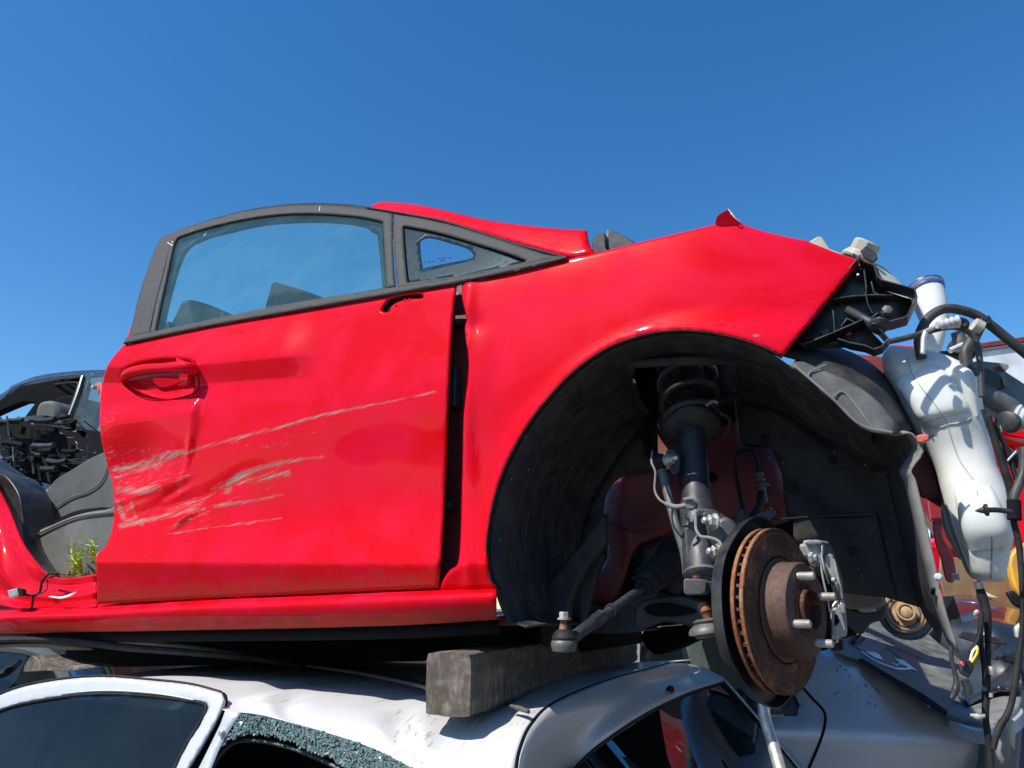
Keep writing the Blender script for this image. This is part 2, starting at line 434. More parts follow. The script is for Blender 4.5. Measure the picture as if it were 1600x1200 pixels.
def segdist(P, poly, closed=True):
    d = np.full(len(P), 1e9); n = len(poly); poly = np.asarray(poly, float)
    for i in range(n if closed else n - 1):
        a = poly[i]; b = poly[(i + 1) % n]; ab = b - a; L = ab @ ab
        t = np.clip(((P - a) @ ab) / max(L, 1e-12), 0, 1)
        d = np.minimum(d, np.hypot(*(P - a - t[:, None] * ab).T))
    return d
def panel(name, fr, outline, mat, parent, off=0.0, step=.02, holes=(), thick=.0016, roll=0.0, surf=True, sm=None, extra=None, label=None, attrs=None):
    """sheet cut to a traced outline, lying on the frame's surface"""
    tr = (lambda q: fr.s(q[0], q[1], off)) if surf else (lambda q: fr.y(q[0], q[1], off))
    loops = [[(p.x, p.z) for p in map(tr, lp)] for lp in [outline, *holes]]
    def dens(lp):
        out = []
        for a, b in zip(lp, lp[1:] + lp[:1]):
            k = max(1, int(math.hypot(a[0] - b[0], a[1] - b[1]) / step))
            out += [(a[0] + (b[0] - a[0]) * i / k, a[1] + (b[1] - a[1]) * i / k) for i in range(k)]
        return out
    loops = [dens(l) for l in loops]
    O = np.array(loops[0]); lo, hi = O.min(0), O.max(0)
    gx, gy = np.meshgrid(np.arange(lo[0], hi[0], step), np.arange(lo[1], hi[1], step))
    G = np.stack([gx.ravel(), gy.ravel()], 1)
    k = inside(G, loops[0]) & (segdist(G, loops[0]) > step * .45)
    for h in loops[1:]: k &= ~inside(G, h) & (segdist(G, h) > step * .45)
    G = G[k]
    V = []; E = []
    for l in loops:
        n = len(V); V += l; E += [(n + i, n + (i + 1) % len(l)) for i in range(len(l))]
    V += [tuple(g) for g in G]
    vo, eo, fo = delaunay_2d_cdt([Vector(v) for v in V], E, [], 0, 1e-6)[:3]
    P = np.array([(v.x, v.y) for v in vo]); T = np.array([f for f in fo if len(f) == 3])
    C = P[T].mean(1); k = inside(C, loops[0])
    for h in loops[1:]: k &= ~inside(C, h)
    T = T[k]
    used = np.zeros(len(P), bool); used[T.ravel()] = True
    remap = np.cumsum(used) - 1; P = P[used]; T = remap[T]
    y = (fr.surf(P[:, 0], P[:, 1]) if surf else np.zeros(len(P))) + off
    y = np.broadcast_to(y, len(P)).copy()
    if roll:
        dd = segdist(P, loops[0])
        for h in loops[1:]: dd = np.minimum(dd, segdist(P, h))
        q = np.clip(1 - dd / roll, 0, 1); y += roll * .8 * q ** 2
    if extra is not None: y += extra(P[:, 0], P[:, 1])
    V3 = np.stack([P[:, 0], y, P[:, 1]], 1)
    # orient faces towards -y
    a, b, c = P[T[:, 0]], P[T[:, 1]], P[T[:, 2]]
    cr = (b[:, 0] - a[:, 0]) * (c[:, 1] - a[:, 1]) - (b[:, 1] - a[:, 1]) * (c[:, 0] - a[:, 0])
    T[cr < 0] = T[cr < 0][:, ::-1]
    o = obj(name, V3.tolist(), T.tolist(), mat, parent, angle=60, solid=thick, label=label)
    if attrs:
        px = fr.px(V3)
        for nm, fn in attrs.items():
            A = o.data.attributes.new(nm, 'FLOAT', 'POINT'); A.data.foreach_set('value', np.asarray(fn(px), dtype=np.float32))
    return o
def sp(x, k): return k * np.logaddexp(0, np.asarray(x, float) / k)
def ss(x, a, b):
    t = np.clip((np.asarray(x, float) - a) / (b - a), 0, 1); return t * t * (3 - 2 * t)
def hexbolt(parent, c, ax, r=.009, L=.02, mat='zinc', name='bolt', stud=None):
    parts = [latheg(c, ax, [(r * 1.35, 0), (r * 1.35, .003)], seg=20), latheg(c + Vector(ax).normalized() * .003, ax, [(r, 0), (r, L * .5), (r * .9, L * .55)], seg=6)]
    if stud: parts.append(latheg(c + Vector(ax).normalized() * (L * .55), ax, [(r * .55, 0), (r * .55, stud), (r * .4, stud + .002)], seg=14))
    return obj(name, *merge(parts), mat, parent, angle=30)
# ------------------------------------------------------------ ground
def ground():
    m, t, p = base('scrapyard_gravel')
    a = noise(t, .35, 8, .7); b = noise(t, 14, 8, .75)
    f = math_(t, 'MULTIPLY_ADD', b, .5, math_(t, 'MULTIPLY', a, .5))
    c = ramp(t, f, [(.3, (.10, .085, .07)), (.55, (.22, .195, .165)), (.75, (.34, .31, .27))])
    t.links.new(c, p.inputs['Base Color']); p.inputs['Roughness'].default_value = .95
    bump(t, p, b, .8, .03)
    V = []; Fc = []; n = 40; s = 1600
    for i in range(n + 1):
        for j in range(n + 1):
            x = ((i / n) * 2 - 1); y = ((j / n) * 2 - 1)
            x = math.copysign(abs(x) ** 2.5, x) * s; y = math.copysign(abs(y) ** 2.5, y) * s
            V.append((x, y, 0))
    for i in range(n):
        for j in range(n):
            a = i * (n + 1) + j; Fc.append((a, a + n + 1, a + n + 2, a + 1))
    o = obj('ground', V, Fc, m); o['kind'] = 'structure'
ground()

# ------------------------------------------------------------ the red wreck
RF = Frame(at(690, 920, 1.49), 26, 2.5)
U0 = lambda px, py: RF.y(px, py, 0)
_b = [U0(195, 533), U0(450, 484), U0(712, 441), U0(885, 402), U0(1340, 330)]
_bx = [p.x for p in _b]; _bz = [p.z for p in _b]
belt = lambda u: np.interp(u, _bx, _bz)
_c1, _c2 = U0(150, 880), U0(700, 883)
crease = lambda u: _c1.z + (_c2.z - _c1.z) * (u - _c1.x) / (_c2.x - _c1.x)
AC = U0(1105, 880)                      # wheel arch centre
_l = [(U0(*a), U0(*b)) for a, b in (((150, 600), (150, 576)), ((305, 603), (305, 574)), ((490, 588), (490, 556)))]
_d = [(U0(*a), U0(*b)) for a, b in (((155, 735), (155, 673)), ((320, 715), (320, 648)))]
def lerpz(pts, i):
    xs = [p[i].x for p in pts]; zs = [p[i].z for p in pts]
    return lambda u: np.interp(u, xs, zs)
l1, l2 = lerpz(_l, 0), lerpz(_l, 1); d1, d2 = lerpz(_d, 0), lerpz(_d, 1)
def gdent(px, py, su, sw, amp, rot=0):
    c = U0(px, py); ca, sa = math.cos(rot), math.sin(rot)
    def f(u, w):
        a = (u - c.x) * ca + (w - c.z) * sa; b = -(u - c.x) * sa + (w - c.z) * ca
        return amp * np.exp(-(a / su) ** 2 - (b / sw) ** 2)
    return f
DENTS = [gdent(215, 725, .11, .085, .026), gdent(255, 795, .15, .020, .008, .1), gdent(230, 770, .12, .012, -.005, .15),
         gdent(590, 730, .19, .12, .016, -.45), gdent(400, 705, .10, .05, -.004, .2), gdent(365, 755, .05, .02, .005, .3),
         gdent(295, 812, .035, .008, -.008, .5), gdent(310, 690, .012, .10, -.005, -.25), gdent(275, 770, .05, .010, .006, .3), gdent(190, 800, .03, .04, .008), gdent(520, 590, .14, .08, .002),
         gdent(728, 505, .035, .025, .007), gdent(745, 560, .03, .10, -.005), gdent(722, 860, .02, .05, .006),
         gdent(900, 470, .14, .08, .002), gdent(820, 560, .07, .10, -.002), gdent(1180, 400, .12, .05, .003, -.4),
         gdent(1045, 430, .12, .05, -.0015, .3)]
def S_red(u, w):
    u = np.asarray(u, float); w = np.asarray(w, float)
    t = ss(u, 0.02, .16)
    wc = crease(u)
    y = -.42 * w + .62 * sp(w - wc, .0025)
    y_d = -.27 * sp(w - wc - .11, .018) + .19 * sp(w - .40, .03)
    y_f = -.22 * sp(w - wc - .07, .03) + .09 * sp(w - .36, .05) + .06 * sp(w - .50, .05) + .25 * sp(w - .66, .02)
    y = y + y_d * (1 - t) + y_f * t
    bz = belt(u)
    y = y + .26 * (1 - t) * sp(w - bz, .004) + .25 * (1 - t) * np.clip(w - bz, 0, None) ** 2
    # swage wedge behind the door handle
    A = .022 * ss(u, U0(505, 570).x, U0(440, 570).x)
    def wedge(w1, w2, dec):
        up = np.clip((w - w1) / (w2 - w1), 0, 1); dn = np.clip(1 - (w - w2) / dec, 0, 1)
        up = up * up * (3 - 2 * up) * .1 + up * .9
        return np.where(w < w2, up, dn * dn * (3 - 2 * dn))
    y = y - A * wedge(l1(u), l2(u), .14)
    B = .019 * (1 - ss(u, U0(312, 650).x, U0(322, 650).x))
    y = y - B * wedge(d1(u), d2(u), .07)
    for f in DENTS: y = y + f(u, w)
    # front of the wing curls towards the nose, arch blister
    y = y + .42 * np.clip(u - .50, 0, None) ** 2 + .012
    r = np.hypot((u - AC.x), (w - AC.z)); R0 = .375
    y = y - .012 * (1 - ss(r, R0 + .03, R0 + .10)) * t
    # slow waviness of pressed metal
    y = y + .0012 * np.sin(9 * u + 4 * w + 1) * np.sin(11 * w - 3 * u) + .0002 * np.sin(31 * u + 9 * w) * np.sin(26 * w + 2)
    return y
RF.surf = S_red
car = thing('wrecked_car', 'crashed bright red car with scraped door and missing front wheel, stacked on a timber beam', 'car', RF)
P = lambda px, py, off=0: RF.s(px, py, off)      # on the skin
Y = lambda px, py, y: RF.y(px, py, y)            # at a given inward depth

# scuffs traced as strokes in the photograph and stored on the sheet metal
STROKES = [([(182, 733), (250, 719), (290, 708), (350, 690), (420, 672), (500, 650), (560, 637), (640, 622), (685, 612)], [7, 6, 4, 3.6, 3.4, 3.2, 2.6, 1.4, .9], .78),
           ([(240, 715), (270, 708), (285, 706)], 5, .9),
           ([(178, 745), (210, 735), (250, 722)], 9, .6), ([(170, 700), (240, 720), (300, 780)], 26, .30), ([(175, 780), (240, 800), (330, 800)], 24, .30), ([(350, 760), (420, 745)], 20, .26), ([(170, 655), (175, 700)], 14, .3), ([(420, 700), (500, 672)], 12, .22), ([(185, 765), (215, 768), (248, 762)], 7, .9),
           ([(180, 752), (230, 748)], 14, .42), ([(170, 700), (185, 740)], 12, .35),
           ([(356, 768), (359, 756), (372, 744), (400, 733), (440, 722), (505, 714)], [7, 7, 6, 5, 4, 2], .95),
           ([(372, 755), (400, 748), (450, 740)], 6, .75), ([(330, 765), (350, 758)], 6, .55),
           ([(335, 792), (362, 787), (400, 782), (443, 772)], [3, 3.6, 3, 1.5], .85),
           ([(190, 822), (230, 812), (270, 803), (318, 793)], [6, 5, 5, 4], .85),
           ([(183, 785), (195, 812), (222, 818)], 5, .8), ([(205, 785), (212, 810)], 4, .6),
           ([(265, 800), (300, 793), (316, 790)], 5, .6), ([(285, 785), (312, 783)], 3, .5),
           ([(310, 703), (350, 690), (420, 700)], 3, .3), ([(262, 834), (350, 822), (440, 810)], 1.6, .75),
           ([(272, 824), (298, 811)], 2.5, 1), ([(300, 806), (318, 780), (340, 765)], 4, .4),
           ([(260, 695), (300, 683)], 1.5, .5), ([(230, 755), (300, 742)], 1.2, .6), ([(408, 697), (425, 699)], 1.5, .6),
           ([(645, 619), (680, 612)], 1.5, .8), ([(195, 870), (230, 868)], 2, .2), ([(730, 540), (727, 505)], 2, .5), ([(1180, 524), (1195, 526)], 1.6, .9)]
def scuff(px):
    out = np.zeros(len(px))
    for pts, wd, st in STROKES:
        pts = np.array(pts, float); k = len(pts)
        wd = np.full(k, wd) if np.isscalar(wd) else np.array(wd, float)
        for i in range(k - 1):
            a, b = pts[i], pts[i + 1]; ab = b - a
            t = np.clip(((px - a) @ ab) / (ab @ ab), 0, 1)
            d = np.hypot(*(px - a - t[:, None] * ab).T); w_ = wd[i] + (wd[i + 1] - wd[i]) * t
            out = np.maximum(out, st * np.clip(1.35 - d / w_, 0, 1) ** .8 if True else 0)
    return np.clip(out, 0, 1)
def dirt_door(px):
    x, y = px[:, 0], px[:, 1]
    yb = 943 - (x - 150) * .043
    e = np.clip(1 - (yb - y) / 62, 0, 1) ** .9 * .80 * (y > 860)
    e = np.maximum(e, .42 * np.exp(-((y - 888 + .01 * x) / 5) ** 2) * (y > 860))
    e = np.maximum(e, .75 * np.clip(1 - (yb - y) / 12, 0, 1))
    return e

# door skin, with the handle recess and the mirror hole cut out
DOOR = c2([(192, 538), (320, 510), (450, 487), (640, 454), (712, 442)], 4)[:-1] + c2([(713, 444), (707, 490), (700, 600), (697, 700), (691, 820), (684, 918)], 4) \
    + c2([(684, 919), (420, 931), (151, 944)], 3) + c2([(150, 942), (149, 900), (149, 868), (166, 850), (175, 812), (175, 770), (165, 725), (156, 685), (154, 645), (158, 600), (168, 568), (192, 538)], 4)[:-1]
HREC = c2([(187, 590), (196, 574), (222, 564), (258, 559), (290, 560), (304, 568), (308, 585), (309, 606), (300, 615), (270, 623), (235, 624), (215, 617), (196, 604)], 4, True)
MHOLE = c2([(596, 485), (600, 476), (607, 468), (625, 462), (650, 459), (659, 461), (657, 465), (640, 466), (622, 470), (611, 477), (606, 486)], 3, True)
door = panel('front_door', RF, DOOR, 'red_s', car, step=.0036, holes=[HREC, MHOLE], roll=.006, attrs={'scuff': scuff, 'dirt': dirt_door}, label='dented red front door with long grey scrapes')
panel('mirror_mount_hole', RF, [(590, 492), (590, 470), (610, 455), (665, 452), (665, 470), (640, 480), (610, 494)], 'void', door, off=.012, step=.02)
for c in ((620, 478), (634, 470), (641, 469)):
    hexbolt(door, P(c[0], c[1], .003), (0, -1, 0), .003, .003, 'red', 'hole_plug')
# inner door panel keeps the light out
panel('door_shell', RF, [(195, 545), (450, 494), (700, 450), (690, 700), (680, 910), (156, 936), (156, 870), (180, 820), (165, 700), (160, 620)], 'red_in', door, off=.045, step=.05)
# handle recess dish
rim = [P(a, b, .001) for a, b in HREC]; cen = sum(rim, Vector()) / len(rim)
rows = []
for s, dp in ((1.0, 0), (.97, .012), (.90, .022), (.72, .030), (.4, .034), (.05, .035)):
    rows.append([cen + (p - cen) * s + Vector((0, dp, 0)) for p in rim])
V = []; Fc = []; n = len(rim)
for r_ in rows: V += r_
for i in range(len(rows) - 1):
    for k in range(n): Fc.append((i * n + k, i * n + (k + 1) % n, (i + 1) * n + (k + 1) % n, (i + 1) * n + k))
fixn(obj('handle_recess', V, Fc, 'red', door))
rimt = tube('recess_lip', [P(a, b, -.0005) for a, b in HREC[::2]], .0012, 'red', door, closed=True, seg=6, n=2)
hb = [P(190, 594, .002), P(200, 583, -.020), P(225, 577, -.032), P(255, 575, -.036), P(285, 573, -.034), P(299, 576, -.020), P(304, 580, .010)]
parts = [tubeg(hb, [.006, .0125, .0135, .0125, .0140, .015, .013], seg=16, n=5)]
ho = obj('door_handle', *merge(parts), 'red', door)
for v in ho.data.vertices: v.co.z = v.co.z
tube('handle_seam', [P(203, 593, -.017), P(228, 588, -.036), P(258, 585, -.040), (P(290, 583, -.036))], .0032, M['strip'], ho, seg=8)
prism('lock_cover', [P(*q, .012) for q in ((284, 562), (304, 570), (306, 606), (292, 610))], (0, -.022, 0), 'red', door, .005)
prism('finger_plate', [P(*q, .026) for q in c2([(243, 592), (282, 594), (284, 598), (262, 606), (249, 604)], 3, True)], (0, -.006, 0), 'red', door, .002)

# wing (front fender)
WING = c2([(722, 441), (800, 424), (880, 405), (930, 394), (1000, 377), (1060, 363), (1118, 349)], 3) + [(1130, 347), (1152, 349)] + \
    c2([(1158, 348), (1167, 352), (1200, 362), (1245, 372), (1260, 374)], 2) + [(1262, 376), (1300, 391), (1345, 406)] + \
    [(1341, 412), (1285, 480), (1223, 557)] + c2([(1219, 556), (1195, 544), (1150, 529), (1100, 519), (1050, 517), (1000, 525), (945, 546), (892, 584), (843, 638), (805, 696), (780, 752), (765, 812), (760, 862), (765, 900), (776, 920)], 4) \
    + [(740, 921), (688, 922)] + c2([(686, 919), (692, 904), (702, 890), (714, 880), (718, 840), (720, 760), (725, 660), (732, 570), (727, 515), (731, 500), (722, 470), (720, 445)], 3)
tip = U0(1135, 330)
def wing_extra(u, w):
    # torn, folded tip stands proud; rear edge buckled
    e = 0
    ue = U0(727, 600).x
    e = e + .010 * np.exp(-((u - ue) / .016) ** 2) * (1 + .5 * np.sin(w * 25))
    return -e * .6
wing = panel('front_wing', RF, WING, 'red_s', car, step=.006, roll=.005, extra=wing_extra, thick=.0014,
             attrs={'scuff': lambda q: np.maximum(scuff(q), .75 * np.clip(1 - segdist(q, [(1138, 327), (1150, 345)], False) / 5, 0, 1)),
                    'dirt': lambda q: np.maximum(.5 * np.clip((q[:, 1] - 884) / 40, 0, 1), .8 * np.exp(-(segdist(q, [(1226, 558), (1219, 552)], False) / 5) ** 2))}, label='red front wing with a torn upper edge')
ARCH = [(1219, 556), (1195, 544), (1150, 529), (1100, 519), (1050, 517), (1000, 525), (945, 546), (892, 584), (843, 638), (805, 696), (780, 752), (765, 812), (760, 862), (765, 900), (776, 920)]
loft('arch_flange', [[P(a, b, .001) for a, b in ARCH], [P(a, b, .001) + Vector((0, .018, 0)) for a, b in ARCH]], 'rubber', wing, nu=4, nv=2, solid=.002)
fl_ = [P(1117, 350, -.002), P(1119, 341, -.012), P(1122, 336, -.018), P(1137, 327, -.024), P(1141, 331, -.020), P(1147, 340, -.012), P(1153, 345, -.006), P(1160, 350, -.001), P(1140, 353, -.001), P(1125, 354, -.001)]
prism('torn_flap', fl_, (0, .002, 0), 'red', wing, .0005)
tube('torn_edge', [P(1138, 327, -.019), P(1143, 334, -.018), P(1150, 342, -.014), P(1156, 346, -.008)], [.001, .0016, .001, .0016], 'ffront', wing, seg=6)

# belt moulding, window frame, glasses
fr_ = lambda nm, o, mat, par, off, holes=(), th=.004, step=.02, **k: panel(nm, RF, o, mat, par, off=off, holes=holes, thick=th, step=step, **k)
BELT = c2([(191, 537), (320, 510), (450, 487), (640, 454), (712, 442)], 4) + c2([(714, 441), (800, 424), (870, 407), (886, 402)], 4) + c2([(882, 399), (830, 409), (720, 432), (607, 449), (450, 474), (240, 517), (198, 526)], 4)
fr_('belt_moulding', BELT, 'frame', door, -.010, th=.012, step=.006, roll=.003)
FR_O = c2([(200, 528), (207, 500), (216, 462), (236, 402), (250, 372), (263, 365), (300, 352), (360, 335), (420, 324), (480, 320), (540, 322), (608, 332)], 4) + [(613, 334), (617, 447)]
FR_O += c2([(617, 448), (450, 476), (240, 518), (200, 527)], 4)[1:-1]
FR_I = c2([(241, 517), (249, 480), (259, 435), (270, 385), (276, 371)], 3) + c2([(280, 369), (320, 356), (380, 342), (440, 334), (500, 333), (560, 338), (592, 344)], 3) + c2([(597, 346), (600, 400), (603, 448)], 3) + [(450, 476), (300, 505)]
frame = fr_('window_frame', FR_O, 'frame', door, -.006, holes=[FR_I], th=.010, step=.006, roll=.003)
tube('frame_seam', [P(234, 517, -.0065), P(243, 474, -.0065), P(257, 420, -.0065), P(268, 374, -.0065)], .0012, 'void', frame, seg=6)
BD_I = c2([(252, 513), (262, 470), (276, 420), (288, 392), (302, 378)], 3) + c2([(330, 367), (400, 350), (460, 344), (520, 344), (566, 350), (578, 358), (589, 361)], 3) + [(594, 400), (598, 452), (450, 478), (300, 506)]
fr_('inner_frame', FR_I, 'ceramic', frame, .020, holes=[BD_I], th=.012, step=.012)
fr_('roof_seal', c2([(262, 366), (300, 352), (360, 334), (420, 322), (480, 317), (540, 319), (575, 323), (640, 334)], 4) + c2([(640, 339), (575, 329), (540, 325), (480, 322), (420, 326), (360, 337), (300, 354), (266, 368)], 4), 'rubber', car, .012, th=.01, step=.01)
fr_('window_glass', c2([(238, 520), (249, 475), (262, 420), (274, 368)], 3) + c2([(300, 359), (380, 340), (440, 332), (500, 331), (560, 336), (598, 343)], 3) + [(606, 450), (450, 480)], 'glass', door, .004, th=0, step=.04)
# quarter light in front of the door
QO = c2([(614, 334), (660, 341), (720, 355), (790, 377), (850, 396), (880, 401)], 3) + [(830, 412), (720, 434), (620, 450)]
QI = c2([(629, 352), (680, 362), (730, 376), (790, 395), (822, 407)], 3) + [(815, 410), (720, 430), (636, 441)]
qf = fr_('quarter_frame', QO, 'frame', car, -.005, holes=[QI], th=.010, step=.006, roll=.003)
QC = c2([(656, 382), (659, 374), (672, 371), (700, 378), (728, 387), (737, 394), (739, 402), (722, 407), (690, 413), (666, 418), (660, 418)], 3, True)
QG = c2([(626, 350), (680, 359), (730, 373), (790, 392), (826, 406)], 3) + [(815, 412), (720, 432), (634, 444)]
fr_('glass_border', QG, 'ceramic', qf, .006, holes=[QC], th=.003, step=.012)
fr_('quarter_glass', QG, 'glass_q', qf, .003, th=0, step=.04)
# print on the quarter glass: small maker's stamp
for i, (a, b, c, d) in enumerate(((662, 412, 665, 408), (668, 410, 673, 409), (675, 409, 680, 408), (684, 405, 698, 402), (687, 408, 696, 406), (701, 404, 706, 402))):
    tube('glass_stamp', [P(a, b, .0015), P(c, d, .0015)], .0008, 'ceramic', qf, seg=4, smooth=False)
for (a, b, c, d, r) in ((262, 379, 270, 384, .0035), (268, 376, 270, 380, .002), (318, 369, 322, 365, .0025), (376, 333, 378, 332, .002), (500, 322, 499, 330, .0022), (298, 361, 302, 360, .002)):
    tube('bird_dropping', [P(a, b, -.0075), P(c, d, -.0075)], [r * .4, r, r * .5], 'birdlime', frame, seg=6)
# cut-off windscreen pillar
def a_pil(u, w):
    z0 = np.interp(u, [Y(575, 312, .12).x, Y(760, 342, .12).x, Y(915, 357, .12).x], [Y(575, 312, .12).z, Y(760, 342, .12).z, Y(915, 357, .12).z])
    return .25 * np.clip(w - z0 + .05, 0, None) ** 1.5
AP = [(571, 322), (580, 312)] + c2([(592, 310), (660, 318), (760, 341), (850, 353), (914, 357)], 4) + c2([(916, 358), (917, 368), (922, 384), (934, 397)], 3) + [(890, 404)] + c2([(880, 402), (800, 379), (700, 348), (640, 336), (575, 325)], 4)
panel('windscreen_pillar', RF, AP, 'red', car, off=.022, step=.01, roll=.008, extra=a_pil, thick=.002)
tube('pillar_seal', [P(q[0], q[1], .010) for q in ((575, 325), (640, 336), (700, 348), (800, 380), (884, 403))], .004, 'rubber', car)
prism('torn_bracket', [Y(*q, .28) for q in ((932, 365), (945, 364), (946, 386), (950, 392), (928, 396), (924, 380))], (0, .02, 0), 'black', car)
prism('cowl_plate', [Y(*q, .30) for q in ((948, 359), (952, 359), (955, 397), (940, 400))], (0, .012, 0), 'steel_gr', car)
prism('cowl_cover', [Y(*q, .24) for q in c2([(951, 361), (970, 366), (985, 374), (996, 383), (985, 390), (955, 398)], 3, True)], (0, .10, 0), 'black', car, .006)

# dark structure seen through the gap between door and wing
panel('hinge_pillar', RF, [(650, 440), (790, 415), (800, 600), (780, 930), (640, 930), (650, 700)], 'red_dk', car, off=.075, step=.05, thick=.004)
for (x0, y0, x1, y1) in ((707, 505, 724, 512), (704, 580, 722, 640), (696, 786, 716, 796)):
    prism('door_hinge', [P(x0, y0, .07), P(x1, y0, .07), P(x1, y1, .07), P(x0, y1, .07)], (0, -.03, 0), 'steel_dk', car, .003)

# rocker: upper lip, side face, lower lip, underside
xs = [-60, 0, 60, 150, 300, 450, 600, 700, 776]
top = [954, 951, 949, 946, 936, 930, 923.5, 919.5, 917]; bot = [994, 990, 987, 985, 982, 979, 975, 970, 965]
rws = [[P(x, t_, .030) for x, t_ in zip(xs, top)], [P(x, t_ + 3, .010) + Vector((0, 0, 0)) for x, t_ in zip(xs, top)],
       [Y(x, t_ + 12, -.004 + .03 * (x < -30)) for x, t_ in zip(xs, top)], [Y(x, (t_ * .45 + b * .55), .000) for x, t_, b in zip(xs, top, bot)],
       [Y(x, b - 3, .022) for x, b in zip(xs, bot)], [Y(x, b, .05) for x, b in zip(xs, bot)]]
o = loft('rocker_panel', rws, 'red_s', car, nu=8, nv=5, solid=.003)
px = RF.px([v.co for v in o.data.vertices])
A = o.data.attributes.new('dirt', 'FLOAT', 'POINT'); yb = np.interp(px[:, 0], xs, bot); yt = np.interp(px[:, 0], xs, top)
A.data.foreach_set('value', (np.clip((px[:, 1] - yt - 10) / (yb - yt) * 1.25, 0, .78)).astype(np.float32))
und = [(p + Vector((0, 0, 0))) for p in rws[-1]]
loft('rocker_underside', [und, [p + Vector((0, .05, .004)) for p in und], [p + Vector((0, .14, .015)) for p in und]], 'red_dk', car, nu=4, nv=2, solid=.004)
a, b = rws[-1][0], rws[-1][-1]
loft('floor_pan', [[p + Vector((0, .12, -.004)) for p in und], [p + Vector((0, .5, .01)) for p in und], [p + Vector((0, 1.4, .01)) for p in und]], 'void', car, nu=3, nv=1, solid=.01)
box('dark_underfill', (und[4].x - .12, .85, und[4].z - .055), (1.7, .9, .09), 'void', car, .01)  # added block, coloured near-black so the gap under the floor looks dark
loft('sill_shadow_strip', [[p + Vector((0, .01, -.002)) for p in und], [p + Vector((0, .01, -.030)) for p in und]], 'void', car, nu=4, nv=1, solid=.003)  # added strip that shifts the sill's shadow edge on the silver roof
box('dark_engine_mass', (.40, 1.02, .14), (.50, .62, .42), 'void', car, .02)  # added dark mass that keeps bright sky out of the tailgate's reflection
loft('jacking_seam', [[P(x, b - 1, .05) for x, b in zip(xs[3:], bot[3:])], [P(x, b + 4, .055) for x, b in zip(xs[3:], bot[3:])]], 'rust', car, nu=3, nv=1, solid=.003)
prism('rocker_end_flap', [P(*q, .05) for q in ((690, 967), (775, 964), (818, 968), (817, 978), (700, 976))], (0, .03, 0), 'red_dk', car)

# rear door opening: red body steps sweeping up to the left
def zip_rows(specs):
    return [[P(x, y_, o_) for x, y_ in pts] for pts, o_ in specs]
R0 = [(-75, 600), (-48, 680), (-18, 740), (10, 790), (35, 850), (62, 888), (80, 902), (110, 906), (152, 899)]
R1 = [(-80, 620), (-58, 700), (-28, 765), (0, 815), (22, 868), (50, 905), (76, 914), (110, 917), (152, 911)]
R2 = [(-85, 660), (-66, 740), (-38, 810), (-12, 862), (10, 900), (36, 925), (70, 932), (110, 932), (152, 926)]
R3 = [(-95, 690), (-76, 770), (-48, 840), (-22, 890), (0, 918), (30, 938), (66, 944), (110, 943), (152, 939)]
R4 = [(-120, 760), (-100, 830), (-75, 880), (-45, 920), (-15, 940), (20, 950), (60, 953), (110, 952), (152, 949)]
rs = zip_rows(((R0, .105), (R0, .075), (R1, .070), (R2, .040), (R2, .036), (R3, .034), (R4, .0)))
loft('body_side_opening', rs, 'red', car, nu=5, nv=3, solid=.003)
tube('opening_edge', [P(x, y_, .074) for x, y_ in R0], .0035, 'red', car, seg=8)
tube('step_highlight_bead', [P(x, y_, .037) for x, y_ in R2[:-1]], .002, 'red', car, seg=6)
prism('red_latch', [P(*q, .02) for q in ((150, 597), (158, 598), (160, 640), (152, 610), (146, 606))], (0, .02, 0), 'pink', door, .002)
lathe('latch_roller', P(151, 606, .012), (-.3, -1, 0), [(.006, 0), (.006, .012), (.003, .014)], 'zinc', door)
panel('rear_quarter_panel', RF, c2([(-118, 760), (-100, 715), (-92, 680), (-86, 650), (-130, 640), (-260, 648), (-380, 690), (-430, 760), (-440, 860), (-400, 880)], 3) + c2([(-380, 900), (-330, 850), (-270, 840), (-215, 870), (-180, 940), (-172, 985)], 3) + [(-120, 985), (-100, 960)], 'red', car, off=.012, step=.03, roll=.01)
panel('rear_inner_panel', RF, [(-95, 690), (-260, 680), (-430, 760), (-430, 960), (-120, 985)], 'void', car, off=.25, step=.1)
loft('rocker_rear', [[P(x, y_, o_) for x, y_ in ((-176, 957), (-110, 955), (-58, 954))] for y__, o_ in ((0, .03),)] + [[Y(x, y_, .0) for x, y_ in ((-176, 975), (-110, 974), (-58, 972))], [Y(x, y_, .03) for x, y_ in ((-176, 1000), (-110, 997), (-58, 994))]], 'red', car, nu=2, nv=3, solid=.003)
# pillar sliver left of the frame
prism('rear_pillar_stub', [P(*q, .03) for q in ((203, 512), (208, 512), (206, 534), (196, 534))], (0, .03, 0), 'red', car)
# connector wire over the sill
wi = tube('connector_wire', [P(78, 902, .05), P(90, 897, .035), (P(78, 896, .03)), P(66, 908, .02), P(62, 925, .01), P(52, 930, .0), P(38, 929, -.004)], .0035, 'rubber', car)
tube('branch_wire', [P(52, 930, 0), P(51, 940, -.003), P(50, 948, -.004), P(46, 952, 0)], .003, 'rubber', wi)
tube('branch_wire', [P(54, 930, 0), P(66, 926, .0), P(73, 920, .01), P(74, 906, .03)], .002, 'rubber', wi)
prism('white_plug', [P(*q, -.006) for q in ((18, 923), (33, 919), (37, 929), (22, 934))], (0, -.012, 0), 'conn', wi, .002)
prism('wire_boot', [P(*q, -.006) for q in ((33, 918), (42, 921), (42, 931), (36, 932))], (0, -.012, 0), 'rubber', wi, .002)
tube('paint_chip_strip', [P(77, 932, .0), P(95, 934, -.004), P(110, 930, -.003), P(119, 925, .0)], [.0015, .003, .003, .001], 'birdlime', car, seg=6)
